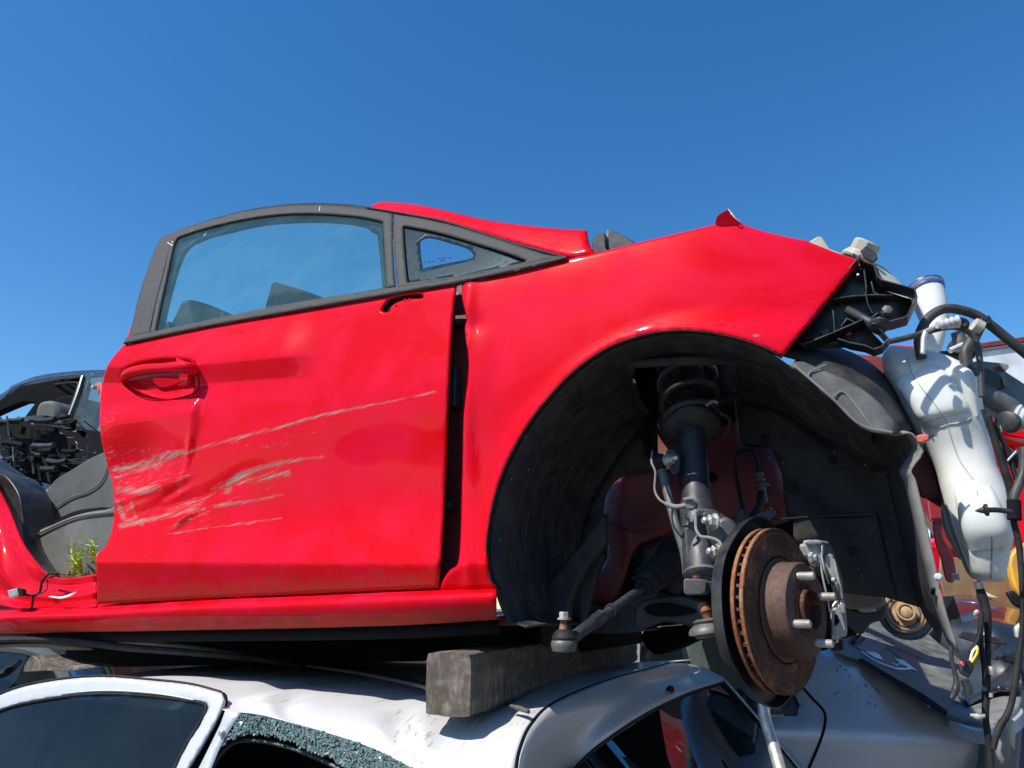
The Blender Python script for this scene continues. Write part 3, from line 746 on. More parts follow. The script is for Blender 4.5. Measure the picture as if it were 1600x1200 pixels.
# seats seen through the opening and the window
def cushion(name, px, y0, th, mat, parent, bev=.02):
    return prism(name, [Y(a, b, y0) for a, b in c2(px, 4, True)], (0, th, 0), mat, parent, bev)
cushion('seat_squab', [(44, 846), (56, 830), (82, 818), (120, 803), (160, 796), (215, 792), (215, 900), (150, 912), (72, 905), (54, 880)], .16, .45, 'seat2', car, .02)
cushion('seat_back', [(55, 824), (58, 808), (68, 778), (84, 752), (105, 738), (158, 708), (215, 700), (215, 790), (160, 794), (118, 800), (80, 817)], .24, .40, 'seat', car, .025)
tube('seat_piping', [Y(72, 815, .235), Y(78, 800, .235), Y(110, 778, .235), Y(138, 768, .235), Y(160, 750, .235), Y(172, 715, .235)], .0022, 'seat2', car)
tube('seat_piping', [Y(54, 838, .155), Y(85, 822, .155), Y(120, 808, .155), Y(160, 802, .155), Y(200, 799, .155)], .0025, 'seat', car)
cushion('sill_trim', [(-60, 700), (-10, 735), (10, 745), (28, 770), (34, 800), (40, 850), (62, 890), (76, 900), (60, 900), (36, 868), (8, 800), (-60, 720)], .11, .10, 'black', car, .006)
cushion('seat_belt_buckle', [(51, 884), (56, 881), (66, 888), (76, 899), (68, 903), (58, 898)], .10, .02, 'black', car, .004)
cushion('headrest', [(268, 520), (276, 484), (284, 470), (296, 467), (322, 474), (342, 483), (354, 498), (352, 520)], .34, .10, 'rubber', car, .02)
cushion('headrest', [(420, 500), (422, 452), (428, 441), (436, 442), (470, 452), (500, 463), (512, 470), (512, 500)], .50, .10, 'rubber', car, .02)
cushion('belt_guide', [(246, 520), (249, 503), (258, 506), (263, 502), (266, 520)], .20, .03, 'black', car, .004)
# torn wiring and inner trim across the opening
cushion('dash_block', [(-20, 665), (22, 660), (54, 668), (50, 722), (0, 726), (-20, 735)], .80, .25, 'void', car, .006)
rdc = random.Random(21)
for i in range(70):
    x_ = rdc.uniform(-15, 158); y_ = rdc.uniform(652, 742); l_ = rdc.uniform(8, 42); a_ = rdc.choice((0, 0, .15, -.2, 1.5, 1.4, .7)); dy_ = rdc.uniform(.5, .74)
    q_ = [(x_ - l_ / 2 * math.cos(a_), y_ - l_ / 2 * math.sin(a_)), (x_, y_ + rdc.uniform(-3, 3)), (x_ + l_ / 2 * math.cos(a_), y_ + l_ / 2 * math.sin(a_))]
    q_ = [(a, max(b, 650)) for a, b in q_]
    tube('torn_trim_scrap', [Y(a, b, dy_) for a, b in q_], rdc.choice((.002, .003, .005, .009, .013)), rdc.choice(('void', 'void', 'void', 'rubber', 'black')), car, seg=5, n=3)
for i in range(14):
    x_ = rdc.uniform(0, 150); y_ = rdc.uniform(660, 780)
    if x_ > 60 and y_ > 735: continue
    prism('torn_trim_scrap', [Y(x_ + rdc.uniform(-9, 9), y_ + rdc.uniform(-9, 9), .55) for _ in range(4)], (0, .02, 0), rdc.choice(('void', 'void', 'rubber')), car, .001)
cushion('dash_beam', [(50, 664), (100, 668), (165, 678), (165, 720), (110, 720), (96, 714), (55, 712)], .80, .2, 'void', car, .006)
cushion('trim_scrap', [(-20, 640), (-4, 655), (60, 648), (70, 650), (56, 656), (-2, 660), (-20, 662)], .70, .05, 'black', car, .003)
cushion('inner_floor', [(-40, 742), (10, 735), (80, 726), (165, 735), (165, 830), (60, 870), (-40, 840)], .95, .05, 'void', car, .003)
cushion('blue_grey_duct', [(12, 745), (22, 746), (50, 752), (78, 758), (77, 768), (55, 768), (30, 762), (16, 755)], .60, .04, 'bluesil', car, .01)
for q, mt, r_ in (([(92, 678), (110, 684), (120, 680)], 'steel_gr', .003), ([(118, 690), (122, 694), (128, 688), (138, 681)], 'conn', .004), ([(94, 676), (103, 681)], 'conn', .003),
                  ([(120, 700), (130, 704), (150, 708)], 'steel_gr', .003), ([(120, 696), (121, 712)], 'steel_gr', .0025), ([(112, 728), (112, 716), (136, 713), (150, 704)], 'greyp', .003),
                  ([(96, 727), (112, 730)], 'greyp', .003), ([(125, 680), (130, 690)], 'steel_gr', .002), ([(138, 715), (144, 706)], 'greyp', .002), ([(34, 790), (42, 794)], 'conn', .005),
                  ([(24, 762), (34, 764)], 'conn', .003), ([(60, 787), (64, 786)], 'conn', .003), ([(77, 764), (79, 758)], 'birdlime', .006), ([(70, 742), (82, 744)], 'conn', .003),
                  ([(20, 695), (21, 720)], 'steel_gr', .006), ([(0, 680), (2, 708)], 'greyp', .006)):
    tube('loose_wire', [Y(a, b, .60) for a, b in q], r_ * .5, {'conn': 'steel_gr', 'birdlime': 'conn', 'greyp': 'steel_dk', 'steel_gr': 'steel_gr'}[mt], car, seg=6)
# ------------------------------------------------------------ wheel arch liner
LIP = [(822, 982), (790, 965), (768, 905), (762, 862), (767, 812), (783, 752), (808, 696), (846, 638), (895, 584), (948, 547), (1003, 526), (1052, 518), (1101, 520), (1151, 531), (1198, 548), (1240, 575), (1300, 612), (1370, 668)]
r0 = [P(a, b, .016) for a, b in LIP]
cc = Vector((AC.x, 0, AC.z))
def inner(p, s, y):
    return Vector((cc.x + (p.x - cc.x) * s, y, cc.z + (p.z - cc.z) * s))
yl = [p.y for p in r0]
rows = [r0, [inner(p, .985, p.y + .012) for p in r0], [inner(p, .965, p.y + .05) for p in r0], [inner(p, .975, .16) for p in r0], [inner(p, .985, .30) for p in r0], [inner(p, .97, .40) for p in r0], [inner(p, .93, .44) for p in r0]]
liner = loft('wheel_arch_liner', rows, 'liner', car, nu=12, nv=8, solid=.003)
TOPH = [(984, 585), (1000, 552), (1035, 536), (1075, 531), (1112, 540), (1145, 572), (1158, 650), (1156, 712), (1015, 712), (1008, 660)]
def cut(o, poly, ymin):
    import bmesh
    bm = bmesh.new(); bm.from_mesh(o.data); C_ = [f.calc_center_median() for f in bm.faces]
    m = inside(RF.px(C_), poly); bm.faces.ensure_lookup_table()
    bmesh.ops.delete(bm, geom=[bm.faces[i] for i in range(len(C_)) if m[i] and C_[i].y > ymin], context='FACES'); bm.to_mesh(o.data); bm.free()
bpy.context.view_layer.update()
eg = []
for a, b in c2(TOPH, 5, True):
    ok, loc, nn, ii = liner.ray_cast(RF.c, RF.lr(a, b).normalized())
    if ok and loc.y > .1: eg.append(loc)
cut(liner, TOPH, .12)
if len(eg) > 3: tube('opening_edge', eg, .010, 'liner', liner, seg=8, n=2)
prism('tower_shade_piece', [Y(*q, .40) for q in ((978, 575), (992, 552), (1016, 570), (1022, 640), (1024, 715), (1006, 712), (1000, 640))], (0, .03, 0), 'void', car, .004)  # near-black piece added as shade over the sunlit sliver of the tower
zt_ = Y(1075, 470, .3).z
box('tower_sun_block', (AC.x - .06, .40, zt_ - .03), (.36, .55, .012), 'void', car, .003)  # unseen plate added to stop sun leaking in from above
ir = rows[-1]
YB = .44
OPEN = c2([(912, 948), (925, 905), (944, 868), (944, 800), (950, 768), (972, 745), (1012, 735), (1022, 715), (1015, 680), (1000, 620), (988, 570), (1002, 548), (1040, 534), (1075, 531), (1110, 538), (1132, 556), (1146, 600), (1152, 650), (1156, 690)], 3) + [(1204, 700), (1222, 742), (1228, 806), (1240, 812), (1238, 900), (1240, 960)]
irp = RF.px([ir[i] for i in range(len(ir))])
outer = [tuple(q) for q in irp[0:]]
back = [(912, 962)] + [(float(a), float(b)) for a, b in outer] + [(1408, 720), (1432, 800), (1452, 900), (1476, 985), (1440, 950), (1390, 935), (1300, 925), (1260, 960)]
hole = OPEN
bk = panel('liner_back_wall', RF, back, 'liner', car, off=YB, step=.03, holes=[], thick=.003, surf=False) if False else None
# the back wall follows the inner edge, then the traced opening
backpoly = [(820, 985)] + [(float(a), float(b)) for a, b in outer[1:-1]] + [(1380, 680), (1410, 730), (1436, 812), (1455, 900), (1478, 990), (1440, 950), (1385, 934), (1310, 926), (1240, 930)] + OPEN[::-1][1:] + [(905, 975)]
def relief(u, w):
    r = np.hypot(u - cc.x, w - cc.z)
    return .004 * np.sin(r * 60) + .006 * np.sin(u * 17 + w * 9) * np.sin(w * 13)
panel('liner_back_wall', RF, backpoly, 'liner', liner, off=YB, step=.02, surf=False, extra=relief, thick=.003)
# moulded flaps and recess
prism('liner_flap', [Y(*q, .30) for q in ((905, 975), (905, 900), (925, 880), (944, 858), (944, 868), (930, 905), (912, 975))], (0, .02, 0), 'liner', liner, .004)
prism('liner_rib', [Y(*q, .26) for q in ((843, 985), (846, 925), (905, 850), (945, 800), (946, 850), (912, 890), (888, 940), (886, 1012), (845, 1010))], (0, .03, 0), 'liner', liner, .006)
RECW = c2([(1216, 812), (1290, 806), (1366, 804), (1371, 808), (1385, 880), (1398, 932)], 2)
obj('liner_recess_edge', *wallg([Y(a, b, YB + .003) for a, b in [(1216, 812), (1290, 806), (1368, 804), (1385, 880), (1399, 936)]], (0, -.012, 0), .006), 'liner', liner, bevel=.002)
for a, b, r_ in ((1238, 763, .016), (1196, 688, .012), (1272, 679, .005), (832, 918, .016), (778, 722, .006)):
    cpt = Y(a, b, YB if a > 900 else .22)
    lathe('push_rivet', cpt, (0, -1, 0), [(r_, 0), (r_, .004), (r_ * .7, .006), (r_ * .6, .003), (r_ * .3, .003), (r_ * .3, .007)], 'rubber', liner, seg=20)
for a, b in ((776, 790), (769, 868), (786, 942)):
    hexbolt(liner, P(a, b, .030), (-.2, -1, 0), .0045, .006, 'steel_dk', 'liner_screw')
# front part of the liner: outer lip and the grey torn strip
E0 = [(1232, 572), (1262, 592), (1300, 622), (1352, 655), (1392, 678), (1425, 676), (1444, 705), (1425, 735), (1432, 752), (1448, 820), (1466, 900), (1480, 960), (1500, 1020)]
E1 = [(1250, 560), (1290, 580), (1330, 605), (1375, 645), (1398, 672), (1415, 672), (1432, 700), (1412, 735), (1420, 755), (1436, 822), (1453, 900), (1470, 960), (1488, 1004)]
e0 = [Y(a, b, .06) for a, b in E0]; e1 = [Y(a, b, .10) for a, b in E1]
loft('liner_front_lip', [e0, [p + Vector((-.004, -.003, 0)) for p in e1]], 'greyp', liner, nu=3, nv=2, solid=.003)
E2 = [(1200, 590), (1230, 620), (1270, 655), (1320, 690), (1360, 712), (1385, 720), (1400, 735), (1405, 765), (1410, 790), (1425, 850), (1440, 910), (1456, 955), (1478, 985)]
loft('liner_front_wall', [e1, [Y(a, b, .25) for a, b in E2], [Y(a - 12, b + 4, .44) for a, b in E2]], 'liner', liner, nu=3, nv=3, solid=.003)
strip = [[(1234, 570), (1260, 588), (1300, 622), (1345, 668), (1392, 679)], [(1238, 566), (1268, 585), (1310, 614), (1352, 648), (1400, 676)], [(1246, 565), (1278, 583), (1320, 603), (1365, 634), (1404, 672)], [(1256, 565), (1290, 580), (1335, 600), (1375, 630), (1406, 668)]]
loft('liner_shoulder', [[Y(a, b, o_) for a, b in r_] for r_, o_ in (([(1212, 552), (1260, 566), (1310, 592), (1360, 625), (1404, 672)], .075), ([(1215, 535), (1285, 548), (1335, 575), (1380, 612), (1420, 672)], .11), ([(1250, 535), (1300, 540), (1350, 560), (1395, 600), (1430, 670)], .2))], 'liner', liner, nu=3, nv=3, solid=.003)
loft('torn_splash_strip', [[Y(a, b, o_) for a, b in r_] for r_, o_ in zip(strip, (.035, .040, .048, .058))], 'strip', liner, nu=3, nv=3, solid=.003)
tube('strip_rib', [Y(1240, 570, .030), Y(1300, 622, .030), Y(1345, 664, .030), Y(1394, 676, .030)], .0022, 'greyp', liner, seg=6)
tube('strip_rib', [Y(1262, 588, .030), Y(1268, 580, .04), Y(1290, 570, .06)], .0015, 'greyp', liner, seg=6)
tube('strip_rib', [Y(1300, 622, .030), Y(1316, 612, .04), Y(1335, 630, .04), Y(1362, 668, .034)], .0015, 'greyp', liner, seg=6)
lathe('liner_clip', Y(1466, 902, .05), (0, -1, 0), [(.006, 0), (.006, .006), (.003, .01)], 'conn', liner)
lathe('liner_hole', Y(1461, 926, .075), (-.3, -1, 0), [(.008, 0), (.008, .004), (.005, .004), (.005, 0)], 'rubber', liner)
prism('red_clip', [Y(*q, .05) for q in ((1432, 680), (1448, 677), (1455, 686), (1440, 692), (1434, 690))], (0, .012, 0), 'pink', liner, .002)
tube('clip_pin', [Y(1450, 684, .05), Y(1460, 679, .05)], .0015, 'rubber', liner, seg=6)

for ri_, r_ in ((2, .003), (3, .0035), (4, .003)):
    pts_ = [inner(p, s_, rows[ri_][0].y) for p, s_ in zip(r0, [.963 if ri_ == 2 else .973 if ri_ == 3 else .982] * len(r0))]
    for a_ in (pts_[:7],): tube('liner_rib', a_, r_, 'liner', liner, seg=6)
for a, b in ((905, 640), (868, 735), (850, 850), (1330, 860), (1300, 720), (1210, 860)):
    ok, loc, nn, ii = liner.ray_cast(RF.c, RF.lr(a, b).normalized())
    cpt = loc if ok else Y(a, b, YB - .002)
    lathe('push_rivet', cpt, nn if ok and nn.dot(RF.c - loc) > 0 else (0, -1, 0), [(.009, 0), (.009, .003), (.006, .004), (.005, .002), (.003, .005)], 'rubber', liner, seg=16)
rdm = random.Random(4)
for i in range(60):
    a, b = rdm.choice(((rdm.uniform(775, 930), rdm.uniform(600, 960)), (rdm.uniform(1180, 1440), rdm.uniform(640, 920))))
    ok, loc, nn, ii = liner.ray_cast(RF.c, RF.lr(a, b).normalized())
    if not ok and a < 1170: continue
    cpt = loc if ok else Y(a, b, YB - .001); q_ = rdm.uniform(.0012, .0035)
    lathe('mud_fleck', cpt, (rdm.uniform(-.3, .3), -1, rdm.uniform(-.3, .3)), [(q_, 0), (q_ * .7, q_ * .5), (.0002, q_ * .6)], 'greyp', liner, seg=6)
# ------------------------------------------------------------ inner body behind the liner
inn = thing  # alias unused
def cast(name, px, y0, th, mat, par=None, bev=.006, n=3):
    return prism(name, [Y(a, b, y0) for a, b in c2(px, n, True)], (0, th, 0), mat, par or car, bev)
TW = .56
inner_wing = panel('inner_wing', RF, [(880, 500), (1180, 500), (1250, 640), (1270, 830), (1250, 960), (900, 990), (880, 700)], 'void', car, off=.70, step=.05, surf=False)
# painted strut tower
cols = [(985, 520), (1160, 520)], [(992, 600), (1156, 600)], [(1015, 690), (1160, 690)], [(1030, 760), (1226, 745)], [(1040, 815), (1232, 812)]
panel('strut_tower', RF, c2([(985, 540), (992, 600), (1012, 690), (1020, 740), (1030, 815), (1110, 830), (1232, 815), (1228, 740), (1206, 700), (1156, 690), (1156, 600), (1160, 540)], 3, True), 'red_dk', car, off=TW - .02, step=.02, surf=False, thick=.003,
      extra=lambda u, w: .05 * np.clip((w - Y(1075, 640, TW).z) / .1, 0, 2) ** 2 * 0 + .012 * np.sin(w * 22) - .02 * ss(u, Y(1140, 700, TW).x, Y(1175, 700, TW).x) * (1 - ss(u, Y(1205, 700, TW).x, Y(1225, 700, TW).x)) * ss(-w, -Y(1150, 700, TW).z, -Y(1150, 740, TW).z))
tower = [o for o in bpy.data.objects if o.name == 'strut_tower'][0]
prism('tower_slot', [Y(*q, TW - .045) for q in c2([(1098, 744), (1100, 738), (1112, 737), (1120, 744), (1113, 752), (1100, 752)], 3, True)], (0, .01, 0), 'void', tower, .001)
# tower inner cup above the spring
lathe('spring_cup', Y(1072, 548, .36), (0, 0, -1), [(.02, -.03), (.085, -.028), (.095, -.01), (.095, .01)], 'void', tower, cap=False, seg=40)
prism('tower_dark_sheet', [Y(*q, TW - .05) for q in c2([(986, 575), (1005, 545), (1060, 532), (1112, 540), (1140, 570), (1148, 640), (1140, 660), (1050, 680), (1012, 650), (995, 610)], 3, True)], (0, .02, 0), 'void', tower, .002)  # near-black sheet put in for the shade inside the tower
# chassis rail / bulkhead blob on the left of the strut
def rail(u, w):
    a = Y(1000, 760, .5); b_ = Y(940, 930, .5)
    return -.05 * np.exp(-((u - Y(990, 800, .5).x) / .06) ** 2) + .01 * np.sin(30 * (u + w))
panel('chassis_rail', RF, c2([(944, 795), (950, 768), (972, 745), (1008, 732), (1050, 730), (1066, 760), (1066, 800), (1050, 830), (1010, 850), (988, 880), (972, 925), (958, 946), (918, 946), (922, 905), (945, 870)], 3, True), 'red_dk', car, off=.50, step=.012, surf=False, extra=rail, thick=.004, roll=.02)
tube('rail_seam', [Y(944, 812, .45), Y(985, 826, .43), Y(1020, 818, .43), Y(1046, 795, .44)], .0035, 'red_dk', car)
# perforated heat shield
hs = panel('heat_shield', RF, [(975, 900), (990, 862), (1040, 820), (1075, 812), (1080, 900), (1060, 930)], 'black', car, off=.52, step=.03, surf=False, thick=.002)
dots = []
for i in range(12):
    for j in range(9):
        x = 1003 + i * 6.2 + j * 1.0; y_ = 822 + j * 5.6 - i * 1.6 + (i % 2) * 2.6
        if y_ > 812 and x + y_ > 1862 and x < 1074 and y_ < 880: dots.append(latheg(Y(x, y_, .517), (0, -1, 0), [(.0017, 0), (.0017, .0015)], seg=6))
ho2 = obj('heat_shield_perforation', *merge(dots), 'steel_gr', hs); ho2['kind'] = 'stuff'
# subframe and lower arm, dark
cast('subframe', [(905, 985), (915, 948), (950, 950), (985, 935), (1010, 925), (1030, 935), (1002, 975), (1010, 985), (960, 990)], .46, .12, 'steel_dk')
sub = cast('lower_arm', [(990, 978), (995, 945), (1020, 934), (1060, 930), (1095, 940), (1112, 960), (1104, 984), (1060, 975), (1030, 972), (1000, 982)], .36, .05, 'steel_dk')
cast('arm_web', [(1005, 950), (1030, 942), (1060, 945), (1088, 955), (1060, 962), (1020, 962)], .35, .02, 'void', sub, .003)
cast('dark_gap_filler', [(1005, 985), (1110, 975), (1114, 990), (1078, 1004), (1052, 1016), (1020, 1022)], .80, .12, 'void')  # near-black piece added to darken the bright gap past the beam end
cast('bulkhead_block', [(985, 900), (1080, 900), (1085, 950), (985, 950)], .60, .1, 'void')
cast('gearbox_case', [(1236, 930), (1245, 905), (1300, 905), (1372, 925), (1378, 948), (1330, 952), (1290, 940), (1250, 960)], .55, .2, 'greyp')
cast('dark_engine_mass', [(1120, 870), (1380, 880), (1380, 925), (1330, 935), (1345, 985), (1290, 1000), (1130, 1000)], .72, .3, 'void')
cast('dark_engine_mass', [(1320, 950), (1348, 958), (1382, 955), (1380, 968), (1360, 975), (1345, 992), (1322, 975)], .60, .1, 'steel_dk')

# ------------------------------------------------------------ strut
strut = None
s_top = RF.d(1072, 560, 1.62); s_mid = RF.d(1084, 690, 1.53); s_bot = RF.d(1098, 905, 1.40)
ax = (s_bot - s_top).normalized()
def along(py_):   # point on the strut axis at this picture height
    pts = RF.px([s_top + (s_bot - s_top) * t for t in np.linspace(-.2, 1.2, 300)])
    i = int(np.argmin(abs(pts[:, 1] - py_))); return s_top + (s_bot - s_top) * float(np.linspace(-.2, 1.2, 300)[i])
a0, a1 = along(672), along(905)
L = (a1 - a0).length
strut = lathe('suspension_strut', a0, ax, [(.027, -.02), (.0285, 0), (.0285, L * .45), (.030, L * .5), (.034, L * .56), (.034, L * .97), (.024, L), (.022, L + .004)], 'steel_dk', car, seg=32)
prism('paint_fleck', [along(745) + Vector((.004 * i, -.031, .002 * j)) for i, j in ((-3, 0), (1, 1), (3, 0), (0, -1))], (0, .002, 0), 'conn', strut, .0004)
q0, q1 = along(556), along(668); LS = (q1 - q0).length
lathe('dust_boot', q0, ax, [(r_, h) for i in range(11) for r_, h in ((.036, i * LS / 11), (.029, (i + .5) * LS / 11))], 'rubber', strut, seg=24)
e1_ = ax.orthogonal().normalized(); e1_ = Vector((1, 0, 0)) - ax * ax.x; e1_.normalize(); e2_ = ax.cross(e1_)
def coil(t, r_=.062):
    a = 2 * math.pi * t; return q0 + ax * (LS * (.02 + .98 * min(t / 3.6, 1))) + (e1_ * math.cos(a) + e2_ * math.sin(a)) * r_ * (1 - .06 * (t / 3.6))
tube('coil_spring', [coil(i / 14 + .1) for i in range(int(3.45 * 14))], .0072, 'hose', strut, seg=12, n=2)
lathe('spring_seat', q1 + ax * .002, ax + e1_ * .12, [(.03, .016), (.050, .010), (.061, .002), (.063, -.006), (.059, -.006), (.056, .0), (.04, .004)], 'steel_dk', strut, seg=36)
tube('spring_rim_tab', [q1 + e1_ * .02 - e2_ * .06, q1 + e1_ * .06 - e2_ * .05, q1 + e1_ * .082, q1 + e1_ * .07 + e2_ * .03], .004, 'steel_dk', strut)
# camber tag on the coil
tube('spring_tag', [Y(1103, 634, .20), Y(1115, 627, .20), Y(1122, 630, .20)], .003, 'greyp', strut, seg=6)
D = lambda a, b, d: RF.d(a, b, d)
# anti-roll bar link
arm_ = prism('link_bracket', [D(a, b, 1.47) for a, b in c2([(1040, 705), (1052, 702), (1062, 715), (1062, 735), (1052, 742), (1044, 728)], 3, True)], (0, .02, 0), 'steel_dk', strut, .003)
lathe('link_joint', D(1030, 722, 1.49), (1, -.35, .1), [(.010, -.012), (.017, -.010), (.018, .004), (.014, .012), (.010, .016)], 'rubber', strut, seg=24)
hexbolt(strut, D(1042, 720, 1.46), (1, -.5, .05), .0095, .026, 'zinc', 'link_nut', stud=.012)
tube('anti_roll_link', [D(1034, 735, 1.485), D(1044, 775, 1.47), D(1056, 820, 1.45), D(1070, 865, 1.44), D(1074, 900, 1.44)], [.011, .0085, .0085, .009, .009], 'steel_gr', strut, seg=12)
# sensor lead and brake hose
tube('sensor_lead', [D(1019, 705, 1.47), D(1018, 722, 1.44), D(1024, 738, 1.43), D(1023, 765, 1.42), D(1030, 780, 1.41), D(1040, 787, 1.40)], .0022, 'greyp', strut, seg=8)
bh = tube('brake_hose', [D(1040, 787, 1.40), D(1055, 792, 1.39), D(1072, 790, 1.38)], .0050, 'greyp', strut, seg=10)
prism('hose_clip', [D(a, b, 1.375) for a, b in ((1070, 783), (1078, 779), (1087, 783), (1089, 792), (1082, 797), (1072, 796))], (0, .016, 0), 'greyp', bh, .003)
tube('clip_ear', [D(1068, 781, 1.375), D(1078, 779, 1.372), D(1086, 780, 1.37)], .003, 'greyp', bh, seg=6)
tube('sensor_lead', [D(1086, 797, 1.37), D(1087, 815, 1.35), D(1088, 828, 1.34), D(1095, 838, 1.33), D(1108, 840, 1.32), D(1122, 845, 1.31), D(1130, 856, 1.30)], .0028, 'greyp', strut, seg=8)
tube('lead_bracket', [D(1071, 802, 1.38), D(1071, 808, 1.38), D(1076, 812, 1.38), D(1074, 820, 1.38), D(1066, 822, 1.38)], .0025, 'steel_dk', strut, seg=6)
# fork of the knuckle round the strut, with two long bolts
prism('strut_clamp', [D(a, b, 1.40) for a, b in ((1068, 826), (1082, 806), (1088, 792), (1118, 796), (1138, 812), (1140, 836), (1128, 880), (1118, 888), (1078, 892), (1072, 884))], (0, .035, 0), 'strut_lower', strut, .006)
prism('strut_clamp', [D(a, b, 1.375) for a, b in ((1096, 800), (1122, 798), (1124, 830), (1128, 870), (1112, 884), (1102, 860), (1104, 830))], (0, .02, 0), 'steel_dk', strut, .004)
hexbolt(strut, D(1118, 815, 1.345), (-1.0, -.9, .12), .0115, .022, 'zinc', 'clamp_bolt', stud=.012)
hexbolt(strut, D(1124, 863, 1.330), (-1.0, -.9, .12), .0115, .022, 'zinc', 'clamp_bolt', stud=.010)
lathe('strut_foot', a1 - ax * .006, ax, [(.034, -.006), (.036, 0), (.030, .006), (.016, .012)], 'steel_gr', strut, seg=28)
# knuckle
knuckle = prism('steering_knuckle', [D(a, b, 1.36) for a, b in ((1118, 812), (1135, 805), (1150, 822), (1160, 850), (1160, 920), (1140, 960), (1122, 930), (1124, 880))], (0, .04, 0), 'steel_gr', car, .008)
prism('knuckle_lug', [D(a, b, 1.34) for a, b in ((1068, 907), (1070, 904), (1098, 905), (1104, 909), (1103, 924), (1098, 929), (1072, 930), (1068, 926))], (0, .035, 0), 'steel_gr', knuckle, .004)
prism('knuckle_arm', [D(a, b, 1.35) for a, b in ((1100, 908), (1128, 908), (1130, 924), (1102, 926))], (0, .02, 0), 'steel_dk', knuckle, .003)
lathe('lug_stub', D(1090, 906, 1.36), (0, 0, 1), [(.008, -.005), (.008, .008)], 'rust', knuckle)
obj('ball_joint_stud', *merge([latheg(D(1098, 944, 1.36), (.25, 0, -1), [(.006, -.004), (.010, 0), (.011, .012), (.008, .016), (.007, .034)], seg=18)]), 'rust_o', knuckle)
lathe('ball_joint_boot', D(1103, 978, 1.36), (.1, 0, -1), [(.014, -.012), (.022, -.008), (.019, -.004), (.028, .002), (.032, .008), (.032, .013), (.022, .016), (.020, .020)], 'steel_gr', knuckle, seg=28)
# track rod
ra, rb = D(881, 1006, 1.36), D(1012, 912, 1.60)
rd = (rb - ra).normalized()
rod = obj('track_rod', *merge([tubeg([ra + rd * .012, ra + rd * .05, ra + rd * .10], [.012, .0105, .0115], seg=14), tubeg([ra + rd * .10, ra + rd * .135], .0135, seg=6, smooth=False),
      tubeg([ra + rd * .135, rb], [.0085, .0085], seg=14, smooth=False), tubeg([ra + rd * .165, ra + rd * .172], .0125, seg=14, smooth=False)]), 'steel_dk', car)
lathe('rod_end_ball', ra, (.05, 0, 1), [(.006, -.014), (.020, -.012), (.0225, -.004), (.0225, .002), (.020, .006)], 'steel_gr', rod, seg=28)
lathe('rod_end_boot', ra, (.05, 0, 1), [(.020, .005), (.021, .010), (.017, .018), (.010, .024)], 'rubber', rod, seg=24)
lathe('rod_end_stud', ra, (.05, 0, 1), [(.0075, .022), (.008, .026), (.006, .034), (.006, .052)], 'rust_o', rod, seg=16)
hexbolt(rod, ra + Vector((.003, 0, .040)), (.05, 0, 1), .0088, .018, 'zinc', 'rod_end_nut')
ba, bb = D(1008, 915, 1.59), D(1062, 862, 1.74); bd = (bb - ba).normalized(); BL = (bb - ba).length
lathe('rack_gaiter', ba, bd, [(.017, -.012), (.018, 0)] + [(r_ + .018 * (i / 12), i * BL / 12 + h) for i in range(12) for r_, h in ((.021, .002), (.027, BL / 24))], 'rubber', rod, seg=28)
# clutch/brake pipe on the tower
tube('brake_pipe', [Y(1163, 805, .40), Y(1155, 770, .44), Y(1150, 740, .47), Y(1150, 714, .48), Y(1160, 704, .48), Y(1176, 706, .48), Y(1184, 725, .48), Y(1186, 740, .48)], .0045, 'rubber', tower, n=6)
lathe('pipe_union', Y(1186, 738, .475), (.02, 0, -1), [(.007, 0), (.010, .006), (.006, .012), (.012, .016), (.012, .020), (.007, .022), (.018, .030), (.018, .033), (.009, .034), (.009, .066), (.010, .07)], 'steel_gr', tower, seg=16)
tube('brake_pipe', [Y(1189, 770, .47), Y(1187, 790, .42), Y(1176, 806, .36)], .008, 'rubber', tower)
cast('pipe_bracket', [(1140, 838), (1142, 820), (1158, 793), (1170, 812), (1185, 800), (1210, 795), (1212, 806), (1175, 830)], .30, .03, 'steel_dk', tower, .004)
lathe('tower_bolt', Y(1204, 806, .40), (0, 0, 1), [(.008, -.006), (.008, .012), (.005, .016)], 'steel_gr', tower)

# ------------------------------------------------------------ brake
BC = at(1225, 952, 1.235); nrm = Vector((.70, -.715, -.01)).normalized()
I3 = RF.I.to_3x3()
bc = RF.I @ BC; bn = (I3 @ nrm).normalized(); bt = (I3 @ Vector((.715, .70, 0))).normalized(); bu = bn.cross(bt) * -1
if bu.z < 0: bu = -bu
Rr = .1275
disc = thing  # noqa
def B(t, u, n_): return bc + bt * t + bu * u + bn * n_
f1 = latheg(bc, bn, [(.078, .0), (Rr - .001, .0), (Rr, -.001), (Rr, -.0065), (Rr - .001, -.0075), (.09, -.0075)], seg=96, cap=False)
f2 = latheg(bc, bn, [(.09, -.0150), (Rr - .001, -.0150), (Rr, -.016), (Rr, -.0215), (Rr - .001, -.0225), (.078, -.0225)], seg=96, cap=False)
core = latheg(bc, bn, [(.080, .0), (.080, -.0225)], seg=64, cap=False)
brake_disc = obj('brake_disc', *merge([f1, f2, core]), 'rust', car, angle=40)
fixn(brake_disc)
rimb = merge([latheg(bc, bn, [(Rr + .0004, -.001), (Rr + .0004, -.0065)], seg=96, cap=False), latheg(bc, bn, [(Rr + .0004, -.016), (Rr + .0004, -.0215)], seg=96, cap=False)])
obj('disc_rim', *rimb, 'rust_o', brake_disc)
vanes = []
for k in range(44):
    a = 2 * math.pi * k / 44; dr = bt * math.cos(a) + bu * math.sin(a); dt = bt * -math.sin(a) + bu * math.cos(a)
    vanes.append(boxg(bc + dr * (Rr - .0255) + bn * -.01125, .042, .0046, .0076, dr, dt, bn))
vo = obj('disc_vane', *merge(vanes), 'rust_h', brake_disc); vo['kind'] = 'stuff'
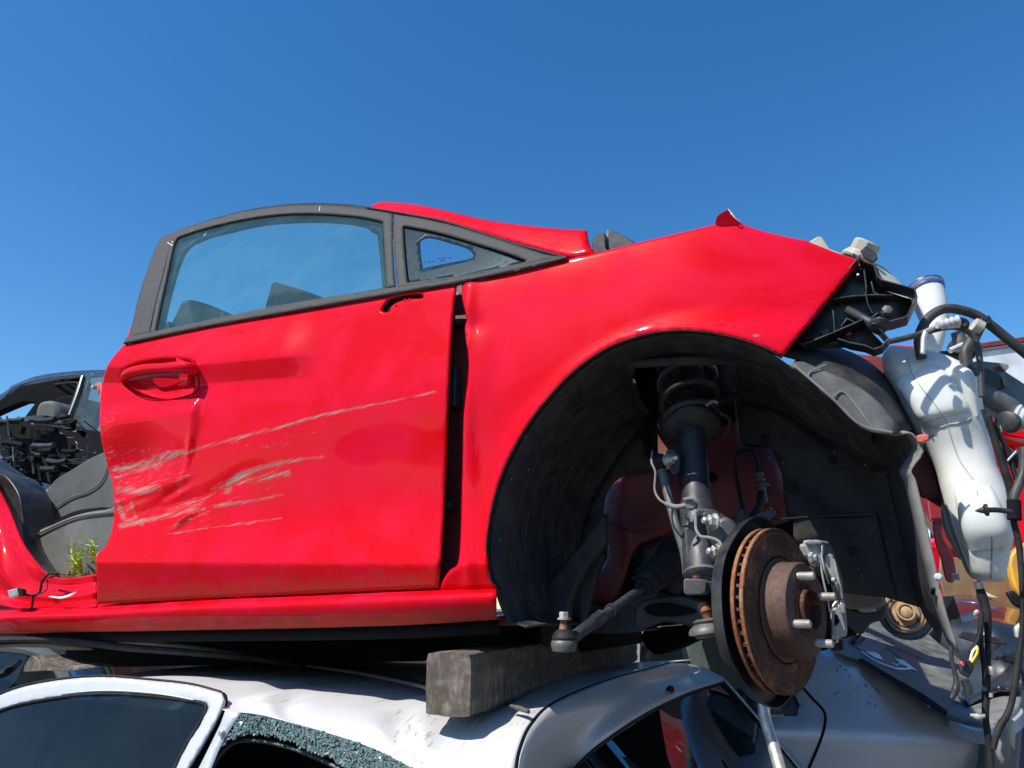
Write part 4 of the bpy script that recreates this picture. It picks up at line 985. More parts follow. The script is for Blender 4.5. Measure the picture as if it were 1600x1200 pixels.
lathe('disc_hat', bc, bn, [(.0795, -.002), (.080, .001), (.0745, .0025), (.0735, .003), (.0725, .034), (.0700, .0375), (.030, .0375), (.030, .036)], 'rust_h', brake_disc, seg=72, cap=False)
lathe('disc_groove', bc, bn, [(.083, .0006), (.078, .0012), (.075, .0012)], 'void', brake_disc, seg=72, cap=False)
for r_ in (.1195, .098): lathe('pad_track', bc, bn, [(r_ + .0012, .0002), (r_, .0009), (r_ - .0012, .0002)], 'rust_h', brake_disc, seg=96, cap=False)
hub = lathe('wheel_hub', bc, bn, [(.040, .030), (.040, .0395), (.0385, .0400), (.0330, .0395), (.0325, .046), (.0300, .0475), (.0290, .030), (.012, .026), (.0, .026)], 'rust', car, seg=56, cap=False)
# light brown bore edge pieces
for a0_, a1_ in ((2.25, 2.75), (2.95, 3.95)):
    pts = [bc + (bt * math.cos(a) + bu * math.sin(a)) * .0293 + bn * .040 for a in np.linspace(a0_, a1_, 8)]
    pts2 = [p - bn * .011 for p in pts]
    loft('bore_edge', [pts, pts2], 'rust_o', hub, nu=2, nv=1, solid=.0012)
lathe('bore_floor', bc, bn, [(.0285, .029), (.012, .024), (.0001, .024)], 'rust_y', hub, seg=40, cap=False)
for k in range(4):
    a = math.radians(22 + 90 * k)
    c_ = bc + (bt * math.cos(a) + bu * math.sin(a)) * .054
    prof = [(.0058, .036)] + [(r_, .040 + i * .0016 + h) for i in range(14) for r_, h in ((.0058, 0), (.0064, .0008))] + [(.005, .064), (.001, .0645)]
    st = lathe('wheel_stud', c_, bn, prof, 'zinc', hub, seg=18)
# backing plate
bp = latheg(bc, bn, [(.05, -.045), (.10, -.045), (.128, -.050), (.140, -.046), (.141, -.040), (.144, -.034), (.145, -.026), (.1435, -.026), (.141, -.036), (.138, -.043), (.10, -.041)], seg=72, cap=False)
Vb = [p + bu * (.004 * math.sin(5 * math.atan2((p - bc).dot(bu), (p - bc).dot(bt)))) for p in bp[0]]
obj('backing_plate', Vb, bp[1], 'black', knuckle, angle=50)
lathe('hub_carrier', bc, bn, [(.045, -.09), (.050, -.05), (.060, -.046), (.06, -.04)], 'steel_dk', knuckle, seg=32)
# caliper
def cal(px, n0, n1, mat, par, name, bev=.004):
    """outline traced where it is seen, lying in the disc's plane"""
    out = []
    for a, b in px:
        r = RF.lr(a, b); k = ((bc + bn * n0 - RF.c).dot(bn)) / r.dot(bn); out.append(RF.c + r * k)
    return prism(name, out, bn * (n1 - n0), mat, par, bev)
caliper = cal([(1268, 850), (1280, 843), (1296, 846), (1306, 866), (1318, 905), (1322, 950), (1322, 985), (1316, 998), (1306, 1000), (1298, 985), (1300, 930), (1290, 880), (1272, 870)], -.02, -.045, 'alu', car, 'brake_caliper')
def D3(a, b, d): return RF.d(a, b, d)
def cprism(name, px, d, th, mat, par, bev=.003):
    return prism(name, [RF.d(a, b, d) for a, b in px], (0, th, 0), mat, par, bev)
cprism('caliper_bracket', [(1254, 844), (1278, 845), (1288, 852), (1286, 876), (1278, 880), (1263, 878), (1260, 862)], 1.29, .03, 'alu', caliper)
cprism('caliper_bridge', [(1264, 870), (1282, 866), (1284, 880), (1272, 882), (1263, 878)], 1.275, .02, 'alu', caliper, .004)
cprism('caliper_finger', [(1288, 866), (1300, 865), (1304, 876), (1310, 900), (1316, 930), (1312, 935), (1300, 905), (1290, 884)], 1.285, .03, 'alu', caliper)
cprism('caliper_finger', [(1297, 952), (1308, 948), (1314, 932), (1320, 940), (1323, 985), (1322, 995), (1312, 996), (1299, 992)], 1.285, .03, 'alu', caliper)
cprism('caliper_window', [(1300, 962), (1308, 960), (1312, 972), (1306, 978), (1300, 975)], 1.28, .006, 'void', caliper, .001)
cprism('brake_pad', [(1268, 888), (1278, 885), (1288, 900), (1300, 940), (1298, 985), (1300, 1012), (1284, 1018), (1270, 1008)], 1.31, .02, 'void', caliper)
lathe('guide_pin', D3(1272, 893, 1.28), bt + bn * .3, [(.008, -.01), (.008, .02), (.005, .024)], 'rust_h', caliper)
tube('pad_spring', [D3(1275, 868, 1.262), D3(1281, 875, 1.26), D3(1286, 905, 1.258), D3(1293, 935, 1.258), D3(1296, 956, 1.262)], .0016, 'zinc', caliper, seg=6)
tube('pad_spring', [D3(1283, 864, 1.262), D3(1288, 890, 1.26), D3(1295, 912, 1.27)], .0016, 'zinc', caliper, seg=6)
tube('pad_spring', [D3(1297, 958, 1.262), D3(1302, 946, 1.26), D3(1308, 940, 1.26), D3(1308, 950, 1.27)], .0018, 'zinc', caliper, seg=6)
tube('pad_spring', [D3(1306, 980, 1.262), D3(1308, 995, 1.262), D3(1306, 1004, 1.262), D3(1310, 1001, 1.262)], .0013, 'zinc', caliper, seg=6)
cprism('bleed_cap', [(1296, 1000), (1316, 1000), (1318, 1016), (1298, 1018)], 1.30, .02, 'rubber', caliper)
# more of the caliper: casting ribs, ears and bolts
for q_, d_, mt in (([(1256, 846), (1262, 843), (1282, 845), (1285, 850), (1262, 851)], 1.28, 'alu'), ([(1283, 852), (1286, 851), (1287, 866), (1283, 868)], 1.275, 'alu'),
                   ([(1262, 866), (1270, 870), (1276, 878), (1272, 888), (1264, 880)], 1.268, 'alu'), ([(1302, 872), (1306, 878), (1315, 915), (1318, 935), (1315, 936), (1306, 900)], 1.272, 'zinc'),
                   ([(1299, 953), (1303, 952), (1303, 990), (1300, 988)], 1.272, 'alu'), ([(1312, 940), (1320, 944), (1322, 960), (1314, 958)], 1.272, 'alu'), ([(1290, 896), (1300, 903), (1303, 915), (1296, 912)], 1.275, 'steel_dk'),
                   ([(1288, 905), (1297, 912), (1306, 938), (1300, 950), (1293, 940)], 1.285, 'void')):
    cprism('caliper_rib', q_, d_, .014, mt, caliper, .002)
lathe('caliper_bolt', D3(1270, 872, 1.262), bn, [(.010, -.004), (.010, .002), (.006, .003), (.006, .008)], 'alu', caliper, seg=6)
lathe('caliper_bolt', D3(1303, 906, 1.268), bn, [(.004, -.004), (.004, .003)], 'zinc', caliper, seg=10)
# air-conditioning pipe hanging behind the disc
pp = tube('aluminium_pipe', [D3(1193, 1075, 1.45), D3(1193, 1100, 1.45), D3(1196, 1125, 1.44), D3(1207, 1160, 1.42), D3(1222, 1215, 1.38)], .0105, 'zinc', car, seg=18)
lathe('pipe_fitting', D3(1192, 1050, 1.45), (.01, 0, -1), [(r_, h) for i in range(4) for r_, h in ((.013, i * .011), (.0165, i * .011 + .003), (.0165, i * .011 + .007), (.013, i * .011 + .010))] + [(.012, .048)], 'alu', pp, seg=24)
# ------------------------------------------------------------ front end of the wreck: bracket, bottles, hoses
yb = .075
BR = [(1247, 548), (1345, 418), (1352, 424), (1368, 430), (1378, 452), (1428, 466), (1431, 478), (1416, 508), (1392, 515), (1364, 519), (1388, 540), (1378, 552), (1366, 556), (1340, 545), (1300, 541), (1258, 553)]
plate = panel('headlamp_bracket', RF, [(1225, 545), (1222, 530), (1300, 440), (1335, 395), (1345, 420), (1366, 430), (1376, 452), (1424, 468), (1426, 480), (1412, 504), (1360, 517), (1384, 541), (1366, 551), (1320, 543)], 'black', car, off=yb + .035, step=.03, surf=False, thick=.003)
def W(px, y0=None, th=.0028, h=-.035, mat='black', name='bracket_rib'):
    y0 = yb + .036 if y0 is None else y0
    return obj(name, *wallg([Y(a, b, y0) for a, b in px], (0, h, 0), th), mat, plate, bevel=.0007)
W(BR[1:10], h=-.045, name='bracket_rim'); W([(1388, 540), (1378, 552), (1366, 556), (1352, 550), (1330, 546), (1312, 540)], h=-.04, name='bracket_rim')
W([(1228, 552), (1262, 508), (1305, 458), (1345, 409)], h=-.03)
W([(1388, 540), (1372, 522), (1362, 508)], h=-.04, name='bracket_rim'); W([(1240, 541), (1258, 550), (1306, 531), (1350, 512)], h=-.045)
W([(1304, 476), (1330, 472), (1352, 471), (1360, 470), (1395, 470)], h=-.03); W([(1351, 432), (1354, 455), (1354, 471), (1357, 485), (1364, 498)], h=-.03)
W([(1304, 497), (1306, 525), (1307, 533)], h=-.04); W([(1362, 450), (1366, 466), (1374, 470)], h=-.03)
W([(1352, 512), (1364, 504), (1372, 498)], h=-.03); W([(1367, 432), (1372, 448), (1378, 454)], h=-.05); W([(1316, 518), (1325, 506), (1340, 514)], h=-.03)
tube('bracket_tube', [Y(1322, 484, .09), Y(1345, 496, .09), Y(1362, 505, .085)], .0085, 'steel_dk', plate, seg=18)
lathe('bracket_boss', Y(1288, 530, .12), (.2, -1, .1), [(.009, 0), (.009, .03), (.006, .032)], 'steel_dk', plate)
loft('bracket_hood', [[Y(1352, 510, .08), Y(1362, 499, .07), Y(1376, 495, .06), Y(1390, 500, .07), Y(1398, 507, .09)], [Y(1366, 520, .09), Y(1370, 512, .075), Y(1378, 508, .07), Y(1388, 508, .08), Y(1396, 510, .1)], [Y(1378, 524, .11), Y(1380, 520, .10), Y(1384, 516, .10), Y(1388, 514, .10), Y(1393, 512, .11)]], 'steel_dk', plate, solid=.002)
lathe('bracket_nut', Y(1384, 489, .10), (.3, -1, .2), [(.009, 0), (.009, .012), (.005, .014)], 'steel_gr', plate, seg=6)
prism('red_wire_tab', [Y(*q, .10) for q in ((1318, 522), (1322, 516), (1332, 520), (1326, 524))], (0, .01, 0), 'pink', plate, .001)
tube('white_screw', [Y(1340, 428, .05), Y(1341, 430, .05)], .0022, 'birdlime', plate, seg=8)
# expansion tank above it
TK = [[(1335, 405), (1360, 410), (1385, 425), (1405, 445), (1425, 462)], [(1342, 416), (1366, 424), (1378, 440), (1400, 458), (1426, 466)], [(1350, 430), (1366, 440), (1378, 456), (1398, 468), (1418, 470)]]
tank = loft('expansion_tank', [[Y(a, b, .30) for a, b in TK[0]], [Y(a, b, .22) for a, b in TK[0]], [Y(a, b, .165) for a, b in TK[1]], [Y(a, b, .16) for a, b in TK[2]]], 'beige', car, nu=4, nv=3, solid=.003)
prism('tank_shoulder', [Y(*q, .22) for q in ((1262, 378), (1278, 368), (1284, 369), (1296, 388), (1340, 404), (1345, 412), (1300, 400))], (0, .06, 0), 'beige', tank, .004)
prism('tank_neck', [Y(*q, .19) for q in ((1312, 393), (1324, 384), (1350, 398), (1362, 414), (1350, 418), (1330, 404))], (0, .06, 0), 'beige', tank, .006)
cax = (Y(1360, 380, .19) - Y(1340, 410, .19)).normalized(); cax = (cax + Vector((0, -.25, 0))).normalized()
cap_c = Y(1346, 397, .20)
lathe('tank_cap', cap_c, cax, [(.028, -.008), (.030, -.004), (.029, .0), (.0255, .004), (.026, .022), (.023, .0255), (.008, .026), (.006, .023), (.0005, .023)], 'beige', tank, seg=9)
lathe('cap_collar', cap_c, cax, [(.031, -.012), (.033, -.008), (.031, -.004)], 'beige', tank, seg=30)
prism('cap_label', [Y(*q, .165) for q in ((1344, 391), (1352, 384), (1368, 394), (1372, 404), (1364, 410), (1350, 403))], (0, .006, 0), 'black', tank, .002)
prism('tank_tab', [Y(*q, .25) for q in ((1412, 452), (1424, 455), (1430, 465), (1416, 468), (1408, 460))], (0, .02, 0), 'beige', tank, .003)

# washer bottle: body lofted through traced left/right edges
def bottle(name, rows, mat, par, seg=28, attr=None, squ=2.6):
    """rows: (left px, right px, inward depth of the middle, thickness in m)"""
    V = []; Fc = []
    rr = []
    for (ax_, ay), (bx_, by), y0, th in rows:
        a = Y(ax_, ay, y0); b = Y(bx_, by, y0); rr.append((a, b, th))
    # refine rows
    A_ = crom([r_[0] for r_ in rr], 5); B_ = crom([r_[1] for r_ in rr], 5); T_ = [v.x for v in crom([(r_[2], 0, 0) for r_ in rr], 5)]
    for a, b, th in zip(A_, B_, T_):
        c = (a + b) / 2; h = (b - a) / 2
        for k in range(seg):
            t = 2 * math.pi * k / seg; ct, st = math.cos(t), math.sin(t)
            V.append(c + h * math.copysign(abs(ct) ** (2 / squ), ct) + Vector((0, th / 2, 0)) * math.copysign(abs(st) ** (2 / squ), st))
    n = len(A_)
    for i in range(n - 1):
        for k in range(seg): Fc.append((i * seg + k, i * seg + (k + 1) % seg, (i + 1) * seg + (k + 1) % seg, (i + 1) * seg + k))
    Fc.append(tuple(range(seg))); Fc.append(tuple((n - 1) * seg + k for k in range(seg))[::-1])
    o = fixn(obj(name, V, Fc, mat, par, angle=60))
    if attr:
        px = RF.px([v.co for v in o.data.vertices]); A = o.data.attributes.new('dirt', 'FLOAT', 'POINT'); A.data.foreach_set('value', attr(px).astype(np.float32))
    return o
def wd(px):
    d = .75 * np.clip(1 - segdist(px, [(1440, 655), (1450, 668), (1480, 664), (1500, 655), (1520, 660), (1518, 680)], False) / 20, 0, 1)
    d = np.maximum(d, .55 * np.clip(1 - segdist(px, [(1478, 640), (1500, 655)], False) / 18, 0, 1))
    d = np.maximum(d, .55 * np.clip(1 - segdist(px, [(1484, 830), (1510, 870), (1530, 880), (1550, 868), (1570, 860)], False) / 16, 0, 1))
    return np.maximum(d, .5 * np.clip(1 - segdist(px, [(1488, 830), (1515, 898)], False) / 8, 0, 1))
yw = .20
wb = bottle('washer_bottle', [((1385, 548), (1396, 542), yw, .03), ((1378, 560), (1452, 552), yw, .08), ((1380, 580), (1492, 566), yw, .11), ((1386, 592), (1520, 584), yw, .13), ((1400, 620), (1531, 612), yw, .14),
     ((1415, 652), (1536, 640), yw, .14), ((1432, 680), (1541, 668), yw, .13), ((1452, 712), (1549, 700), yw, .11), ((1464, 740), (1556, 728), yw, .11), ((1470, 770), (1566, 752), yw, .12), ((1476, 800), (1580, 785), yw, .125),
     ((1486, 835), (1584, 830), yw, .12), ((1498, 862), (1578, 862), yw, .11), ((1508, 888), (1573, 888), yw, .09), ((1518, 902), (1571, 904), yw, .07), ((1530, 908), (1565, 909), yw, .03)], 'white', car, attr=wd)
# pressed relief of the bottle
bottle('bottle_bulge', [((1400, 600), (1440, 566), yw - .042, .03), ((1408, 616), (1470, 575), yw - .050, .05), ((1422, 638), (1498, 610), yw - .052, .055), ((1436, 658), (1516, 640), yw - .052, .05), ((1452, 664), (1514, 652), yw - .042, .03)], 'white', wb, attr=wd, squ=3.2)
bottle('bottle_bulge', [((1474, 570), (1488, 566), yw - .04, .03), ((1484, 590), (1518, 582), yw - .05, .05), ((1500, 615), (1528, 612), yw - .05, .05), ((1522, 655), (1530, 650), yw - .045, .03)], 'white', wb, attr=wd)
bottle('bottle_bulge', [((1492, 772), (1550, 760), yw - .05, .03), ((1494, 790), (1564, 790), yw - .055, .05), ((1502, 830), (1578, 830), yw - .055, .05), ((1516, 862), (1572, 856), yw - .045, .03)], 'white', wb, attr=wd)
bottle('bottle_flank', [((1474, 780), (1486, 776), yw + .02, .05), ((1470, 800), (1490, 800), yw + .02, .06), ((1476, 830), (1500, 840), yw + .02, .06), ((1496, 870), (1512, 880), yw + .02, .04)], 'white', wb)
front = lambda a, b, o_=-.068: Y(a, b, yw + o_)
def seam(px, r_=.0012, o_=None, mat='beige'):
    px = c2(px, 7)
    pts = []
    for a, b in px:
        pts.append(Vector(Y(a, b, yw)))
    dg = bpy.context.evaluated_depsgraph_get()
    out = []
    for a, b in px:
        best = None
        o0 = RF.c; d = RF.lr(a, b).normalized()
        for ob in [wb] + [c for c in wb.children if c.name.startswith('bottle_bulge')]:
            ok, loc, nn, ii = ob.ray_cast(o0, d)
            if ok and (best is None or (loc - o0).length < (best - o0).length): best = loc
        if best is not None: out.append(best - d * .0012)
    if len(out) > 1: tube('bottle_seam', out, r_, mat, wb, seg=6, n=1)
bpy.context.view_layer.update()
seam([(1418, 557), (1424, 582), (1440, 606), (1458, 628), (1474, 650), (1480, 664), (1488, 690), (1500, 720), (1520, 748)], .0007)
seam([(1440, 650), (1446, 664), (1470, 667), (1482, 663), (1505, 660), (1518, 652)], .0009, mat='beige')
seam([(1549, 838), (1550, 860), (1548, 885), (1548, 904)], .0009, mat='greyp')
seam([(1482, 790), (1490, 820), (1500, 850), (1512, 880), (1520, 900)], .002)
prism('bottle_fin', [Y(*q, yw - .075) for q in ((1522, 762), (1526, 764), (1536, 800), (1541, 818), (1532, 806))], (0, .03, 0), 'white', wb, .003)
# filler neck with blue-edged cap
nk = [RF.d(1450, 552, 1.32), RF.d(1456, 530, 1.32), RF.d(1460, 505, 1.33), RF.d(1455, 480, 1.34), RF.d(1448, 455, 1.35)]
neck = tube('filler_neck', nk, [.020, .021, .024, .029, .031], 'white', wb, seg=28)
nax = (nk[-1] - nk[-3]).normalized() + Vector((-.18, .05, 0)); nax.normalize()
lathe('filler_rim', nk[-1], nax, [(.031, -.006), (.0335, -.002), (.0335, .002), (.030, .004)], 'blue_cap', neck, seg=36)
cp = lathe('filler_cap', nk[-1] + nax * .004, nax, [(.031, 0), (.034, .002), (.034, .006), (.031, .009), (.020, .0115), (.001, .012)], 'white', neck, seg=36)
lathe('cap_band', nk[-1] + nax * .0065, nax, [(.0335, 0), (.0352, .001), (.0352, .004), (.0335, .005)], 'blue_cap', neck, seg=36)
# hoses and cables at the front; D3 = traced point at a depth
hz = lambda nm, px, d, r_, mat='hose', par=None, **k: tube(nm, [RF.d(a, b, d + (q[0] if q else 0)) for a, b, *q in px], r_, mat, par or car, **k)
big = hz('cooling_hose', [(1440, 560), (1436, 530), (1445, 505), (1462, 488), (1485, 482), (1520, 490), (1545, 506), (1575, 530), (1612, 560)], 1.22, .0085, seg=16)
prism('hose_clip', [RF.d(a, b, 1.20) for a, b in ((1530, 504), (1534, 494), (1540, 497), (1545, 491), (1551, 500), (1546, 506), (1538, 509))], (0, .02, 0), 'black', big, .002)
hz('thin_hose', [(1388, 534), (1420, 527), (1450, 518), (1485, 511), (1512, 518), (1526, 535), (1531, 565), (1533, 600), (1534, 620)], 1.17, .0050, seg=12)
hz('steel_hose_end', [(1442, 520), (1462, 510), (1466, 508)], 1.16, .004, 'zinc')
fit = hz('hose_fitting', [(1464, 508), (1480, 506), (1498, 506)], 1.15, [.006, .008, .007], 'conn', seg=14)
lathe('hose_nut', RF.d(1468, 508, 1.147), (1, 0, .1), [(r_, h) for i in range(4) for r_, h in ((.006, i * .008), (.0085, i * .008 + .002), (.0085, i * .008 + .005), (.006, i * .008 + .007))], 'conn', fit, seg=18)
hz('hose_end_clamp', [(1497, 500), (1508, 504), (1507, 512)], 1.15, .006, 'rubber')
hz('vertical_hose', [(1442, 552), (1443, 530), (1446, 520)], 1.15, .0045, 'zinc')
hz('short_hose', [(1529, 512), (1520, 530), (1509, 550), (1512, 575), (1520, 590)], 1.21, .010, seg=16)
hz('hose_clamp', [(1521, 507), (1533, 513)], 1.20, .0125, 'beige', seg=18)
hz('white_connector', [(1484, 548), (1502, 540), (1510, 538)], 1.22, .005, 'conn')
hz('fitting_block', [(1496, 520), (1500, 535), (1502, 552)], 1.24, [.011, .012, .010], 'steel_gr')
hz('fitting_block', [(1470, 555), (1490, 556), (1514, 560)], 1.25, .008, 'black')
hz('fitting_block', [(1485, 540), (1505, 548), (1520, 556)], 1.27, .012, 'black')
th_ = hz('thick_hose', [(1528, 606), (1545, 620), (1570, 634), (1592, 650)], 1.25, [.012, .018, .0185, .018], 'steel_gr', seg=20)
lathe('hose_corrugation', RF.d(1584, 650, 1.24), (1, -.2, -.6), [(r_, h) for i in range(5) for r_, h in ((.017, i * .010), (.022, i * .010 + .003), (.022, i * .010 + .006), (.017, i * .010 + .009))], 'conn', th_, seg=22)
lathe('black_pulley', RF.d(1576, 660, 1.18), (-.6, -1, .1), [(.0, -.012), (.013, -.012), (.017, -.008), (.017, -.002), (.014, 0), (.017, .003), (.017, .010), (.010, .012), (.001, .012)], 'black', car, seg=26)
prism('pulley_tab', [RF.d(a, b, 1.18) for a, b in ((1562, 664), (1574, 668), (1572, 672), (1565, 674))], (0, .01, 0), 'beige', car, .001)
cb = hz('corrugated_conduit', [(1562, 700), (1575, 712), (1592, 724)], 1.18, [.009, .0125, .012], 'black', seg=16)
hz('conduit_ring', [(1574, 720), (1588, 705)], 1.165, .0016, 'conn', cb, seg=6)
# wiring loom falling past the bottle
loom = hz('wiring_loom', [(1545, 650), (1556, 690), (1568, 730), (1578, 760), (1580, 785), (1584, 815), (1592, 850), (1596, 900), (1598, 960), (1594, 1010), (1580, 1100), (1560, 1140), (1552, 1170)], 1.16, [.004, .005, .006, .007, .005, .005, .005, .004, .004, .0045, .0045, .005, .004], 'rubber', seg=10)
hz('loom_branch', [(1600, 700), (1598, 740), (1585, 775), (1586, 800)], 1.15, .007, 'hose', loom)
hz('loom_branch', [(1550, 660), (1572, 700), (1588, 750)], 1.17, .004, 'rubber', loom)
hz('loom_branch', [(1535, 640), (1552, 690), (1576, 760)], 1.17, .003, 'rubber', loom)
hz('loom_tape', [(1584, 782), (1585, 812)], 1.15, .010, 'void', loom)
cl_ = hz('cable_tie_arm', [(1538, 797), (1560, 797), (1580, 800)], 1.10, .004, 'black', loom)
lathe('tie_tip', RF.d(1539, 797, 1.10), (-1, 0, 0), [(.009, -.004), (.009, 0), (.005, .002), (.003, .008), (.0005, .013)], 'black', loom, seg=12)
l2m = hz('wiring_loom', [(1527, 908), (1534, 930), (1542, 960), (1544, 1000), (1543, 1040), (1541, 1080), (1540, 1120), (1545, 1160), (1550, 1210)], 1.20, [.004, .0075, .0065, .0045, .0045, .006, .0048, .005, .004], 'rubber', seg=10)
hz('loom_branch', [(1533, 960), (1532, 1000), (1538, 1045), (1539, 1080)], 1.19, .0038, 'rubber', l2m)
hz('loom_tape', [(1528, 910), (1531, 920)], 1.195, .006, 'steel_gr', l2m)
hz('loom_branch', [(1532, 985), (1527, 1002), (1516, 1020)], 1.18, .0038, 'rubber', l2m)
hz('coloured_wire', [(1527, 1010), (1520, 1018), (1516, 1032)], 1.175, .0018, 'wirew', l2m)
hz('coloured_wire', [(1528, 1012), (1526, 1022), (1518, 1035)], 1.172, .0018, 'wirey', l2m)
cprism('loom_plug', [(1503, 1034), (1521, 1030), (1522, 1046), (1514, 1060), (1498, 1052)], 1.18, .02, 'black', l2m, .003)
cprism('red_plug_end', [(1500, 1034), (1508, 1031), (1508, 1042), (1503, 1042)], 1.175, .02, 'pink', l2m, .002)
hz('loom_branch', [(1507, 1062), (1512, 1075), (1514, 1084)], 1.18, .006, 'black', l2m)
lathe('metal_clip', RF.d(1549, 1048, 1.19), (.2, 0, 1), [(.005, -.006), (.006, 0), (.005, .006)], 'zinc', l2m)
lathe('metal_clip', RF.d(1548, 1086, 1.19), (.2, 0, 1), [(.003, -.003), (.003, .003)], 'zinc', l2m)
hz('brass_tag', [(1517, 1117), (1527, 1120), (1538, 1118)], 1.19, [.002, .005, .003], 'beige', l2m)
hz('loom_branch', [(1486, 1000), (1487, 1030), (1494, 1060), (1493, 1078), (1486, 1092)], 1.25, [.003, .0035, .004, .006, .003], 'steel_dk', l2m)
hz('sensor_plug', [(1500, 968), (1515, 963), (1528, 955)], 1.24, [.004, .006, .003], 'conn', l2m)
cprism('grey_connector', [(1586, 980), (1596, 972), (1610, 972), (1610, 1000), (1588, 998)], 1.16, .02, 'conn', loom, .003)
cprism('black_connector', [(1572, 925), (1584, 922), (1596, 935), (1598, 952), (1584, 945)], 1.16, .02, 'rubber', loom, .003)
cprism('orange_seal', [(1592, 1006), (1604, 1004), (1604, 1014), (1594, 1014)], 1.16, .012, 'pink', loom, .002)
cprism('foil_sleeve', [(1560, 1125), (1574, 1120), (1580, 1180), (1570, 1205), (1556, 1180)], 1.25, .02, 'greyp', loom, .008)
cprism('foil_sleeve', [(1576, 1122), (1588, 1128), (1586, 1175), (1578, 1160)], 1.28, .02, 'beige', loom, .008)
# chassis leg of the wreck, dark red, behind the bottle
leg = prism('chassis_leg', [Y(a, b, .25) for a, b in ((1285, 545), (1390, 556), (1412, 610), (1450, 690), (1500, 760), (1480, 795), (1440, 770), (1380, 670), (1300, 600))], (0, .05, 0), 'red_dk', car, .012)
prism('leg_plate', [Y(a, b, .23) for a, b in ((1350, 590), (1400, 600), (1450, 700), (1475, 775), (1440, 778), (1400, 700), (1340, 640))], (0, .02, 0), 'red_dk', car, .006)
prism('red_tow_bracket', [Y(a, b, .46) for a, b in c2([(1458, 815), (1470, 812), (1474, 840), (1488, 865), (1494, 895), (1490, 910), (1478, 905), (1470, 870), (1462, 850)], 3, True)], (0, .02, 0), 'pink', car, .004)
tube('red_hook', [Y(1460, 813, .44), Y(1470, 812, .44), Y(1471, 820, .44), Y(1462, 822, .44)], .004, 'pink', car, seg=8)
hexbolt(car, Y(1488, 902, .44), (1, -.3, 0), .006, .02, 'zinc', 'bracket_bolt')
# ------------------------------------------------------------ timber beam
def beamg(a, b, w_, h, Z=Vector((0, 0, 1)), cuts=60, rough=.0034):
    X = (b - a).normalized(); Yv = Z.cross(X).normalized(); Zv = X.cross(Yv); L = (b - a).length
    n = cuts; m = 7; V = []; Fc = []; ring = []
    for j in range(4 * m):
        s, f = divmod(j, m); f = f / m
        c = [(-1, -1), (1, -1), (1, 1), (-1, 1)]; p, q = c[s], c[(s + 1) % 4]
        ring.append((p[0] + (q[0] - p[0]) * f, p[1] + (q[1] - p[1]) * f))
    rnd = random.Random(3)
    for i in range(n + 1):
        for k, (cy, cz) in enumerate(ring):
            e = 1 - .05 * (abs(cy * cz) ** 6)
            if i in (0, n): e *= .985
            off = rough * (rnd.random() - .5)
            V.append(a + X * (L * i / n + (rnd.random() - .5) * .004 * (0 if 0 < i < n else 1)) + Yv * (cy * w_ / 2 * e + off) + Zv * (cz * h / 2 * e + off * .8))
    R_ = len(ring)
    for i in range(n):
        for k in range(R_): Fc.append((i * R_ + k, i * R_ + (k + 1) % R_, (i + 1) * R_ + (k + 1) % R_, (i + 1) * R_ + k))
    Fc.append(tuple(range(R_))[::-1]); Fc.append(tuple(n * R_ + k for k in range(R_)))
    return V, Fc
def timber(name, a, b, w_, h, label, group=None):
    X = (b - a).normalized(); ang = math.atan2(X.y, X.x)
    Mx = Matrix.Translation((a + b) / 2 - Vector((0, 0, h / 2))) @ Matrix.Rotation(ang - math.pi / 2, 4, 'Z')
    Iv = Mx.inverted(); V, Fc = beamg(a, b, w_, h)
    o = fixn(obj(name, [Iv @ v for v in V], Fc, 'wood', None, angle=45, matrix=Mx)); tag(o, label, 'timber', group); return o
# bottom right edge of the near end at pixel (735,1122), top at (735,1030)
KS = 1.17                                              # the silver car stands this much lower and further than the sill
def ZK(z): return 1.6 - KS * (1.6 - z)
ba_ = at(735, 1122, 1.235 * KS); dirb = Vector((math.sin(R(21.0)), math.cos(R(21.0)), .004)).normalized()
side = Vector((0, 0, 1)).cross(dirb).normalized()
hB = .094 * KS; wB = .078 * KS
mid = ba_ + side * (wB / 2) + Vector((0, 0, hB / 2))
timber('timber_beam', mid, mid + dirb * 1.46, wB, hB, 'thick weathered grey timber beam between the red wreck and the silver roof')
c0 = at(80, 1040, 1.98)
sp_ = [at(a, b, 1.98) - c0 for a, b in ((36, 1050), (38, 1040), (47, 1026), (52, 1025), (60, 1031), (78, 1035), (96, 1040), (118, 1041), (136, 1044), (128, 1046), (100, 1049), (70, 1048))]
wb_ = prism('wood_block', sp_, (.02, .10, 0), 'wood', None, .002); wb_.location = c0
tag(wb_, 'short splintered wood wedge at the left under the red sill', 'timber')

# ------------------------------------------------------------ silver hatchback below
SO = at(690, 1160, 1.22 * KS)
SF = Frame(Vector((SO.x, SO.y, 0)), 22)
sz = 1.40                                              # roof edge height
silver = thing('silver_hatchback', 'silver hatchback with dented roof and shattered rear side window carrying the red wreck', 'car', SF)
def SE(px, py, y): return SF.y(px, py, y)
TA = [(-140, 1190), (-70, 1135), (0, 1103), (70, 1088), (150, 1079), (230, 1082), (300, 1093), (350, 1109), (400, 1115), (460, 1128), (520, 1143), (580, 1163), (640, 1192), (700, 1225), (760, 1262)]
rowA = [SE(a, b, .0) for a, b in TA]
def shift(row, dy, dz): return [p + Vector((0, dy, dz)) for p in row]
z0 = [p.z for p in rowA]
def up(row, y, h):       # heights blend towards a level roof
    out = []
    for p in row:
        k = min(1, y / .5); zz = p.z * (1 - k) + (1.425 - .05 * max(0, -(p.x + .75)) ** 1.5) * k
        out.append(Vector((p.x, y, zz + h)))
    return out
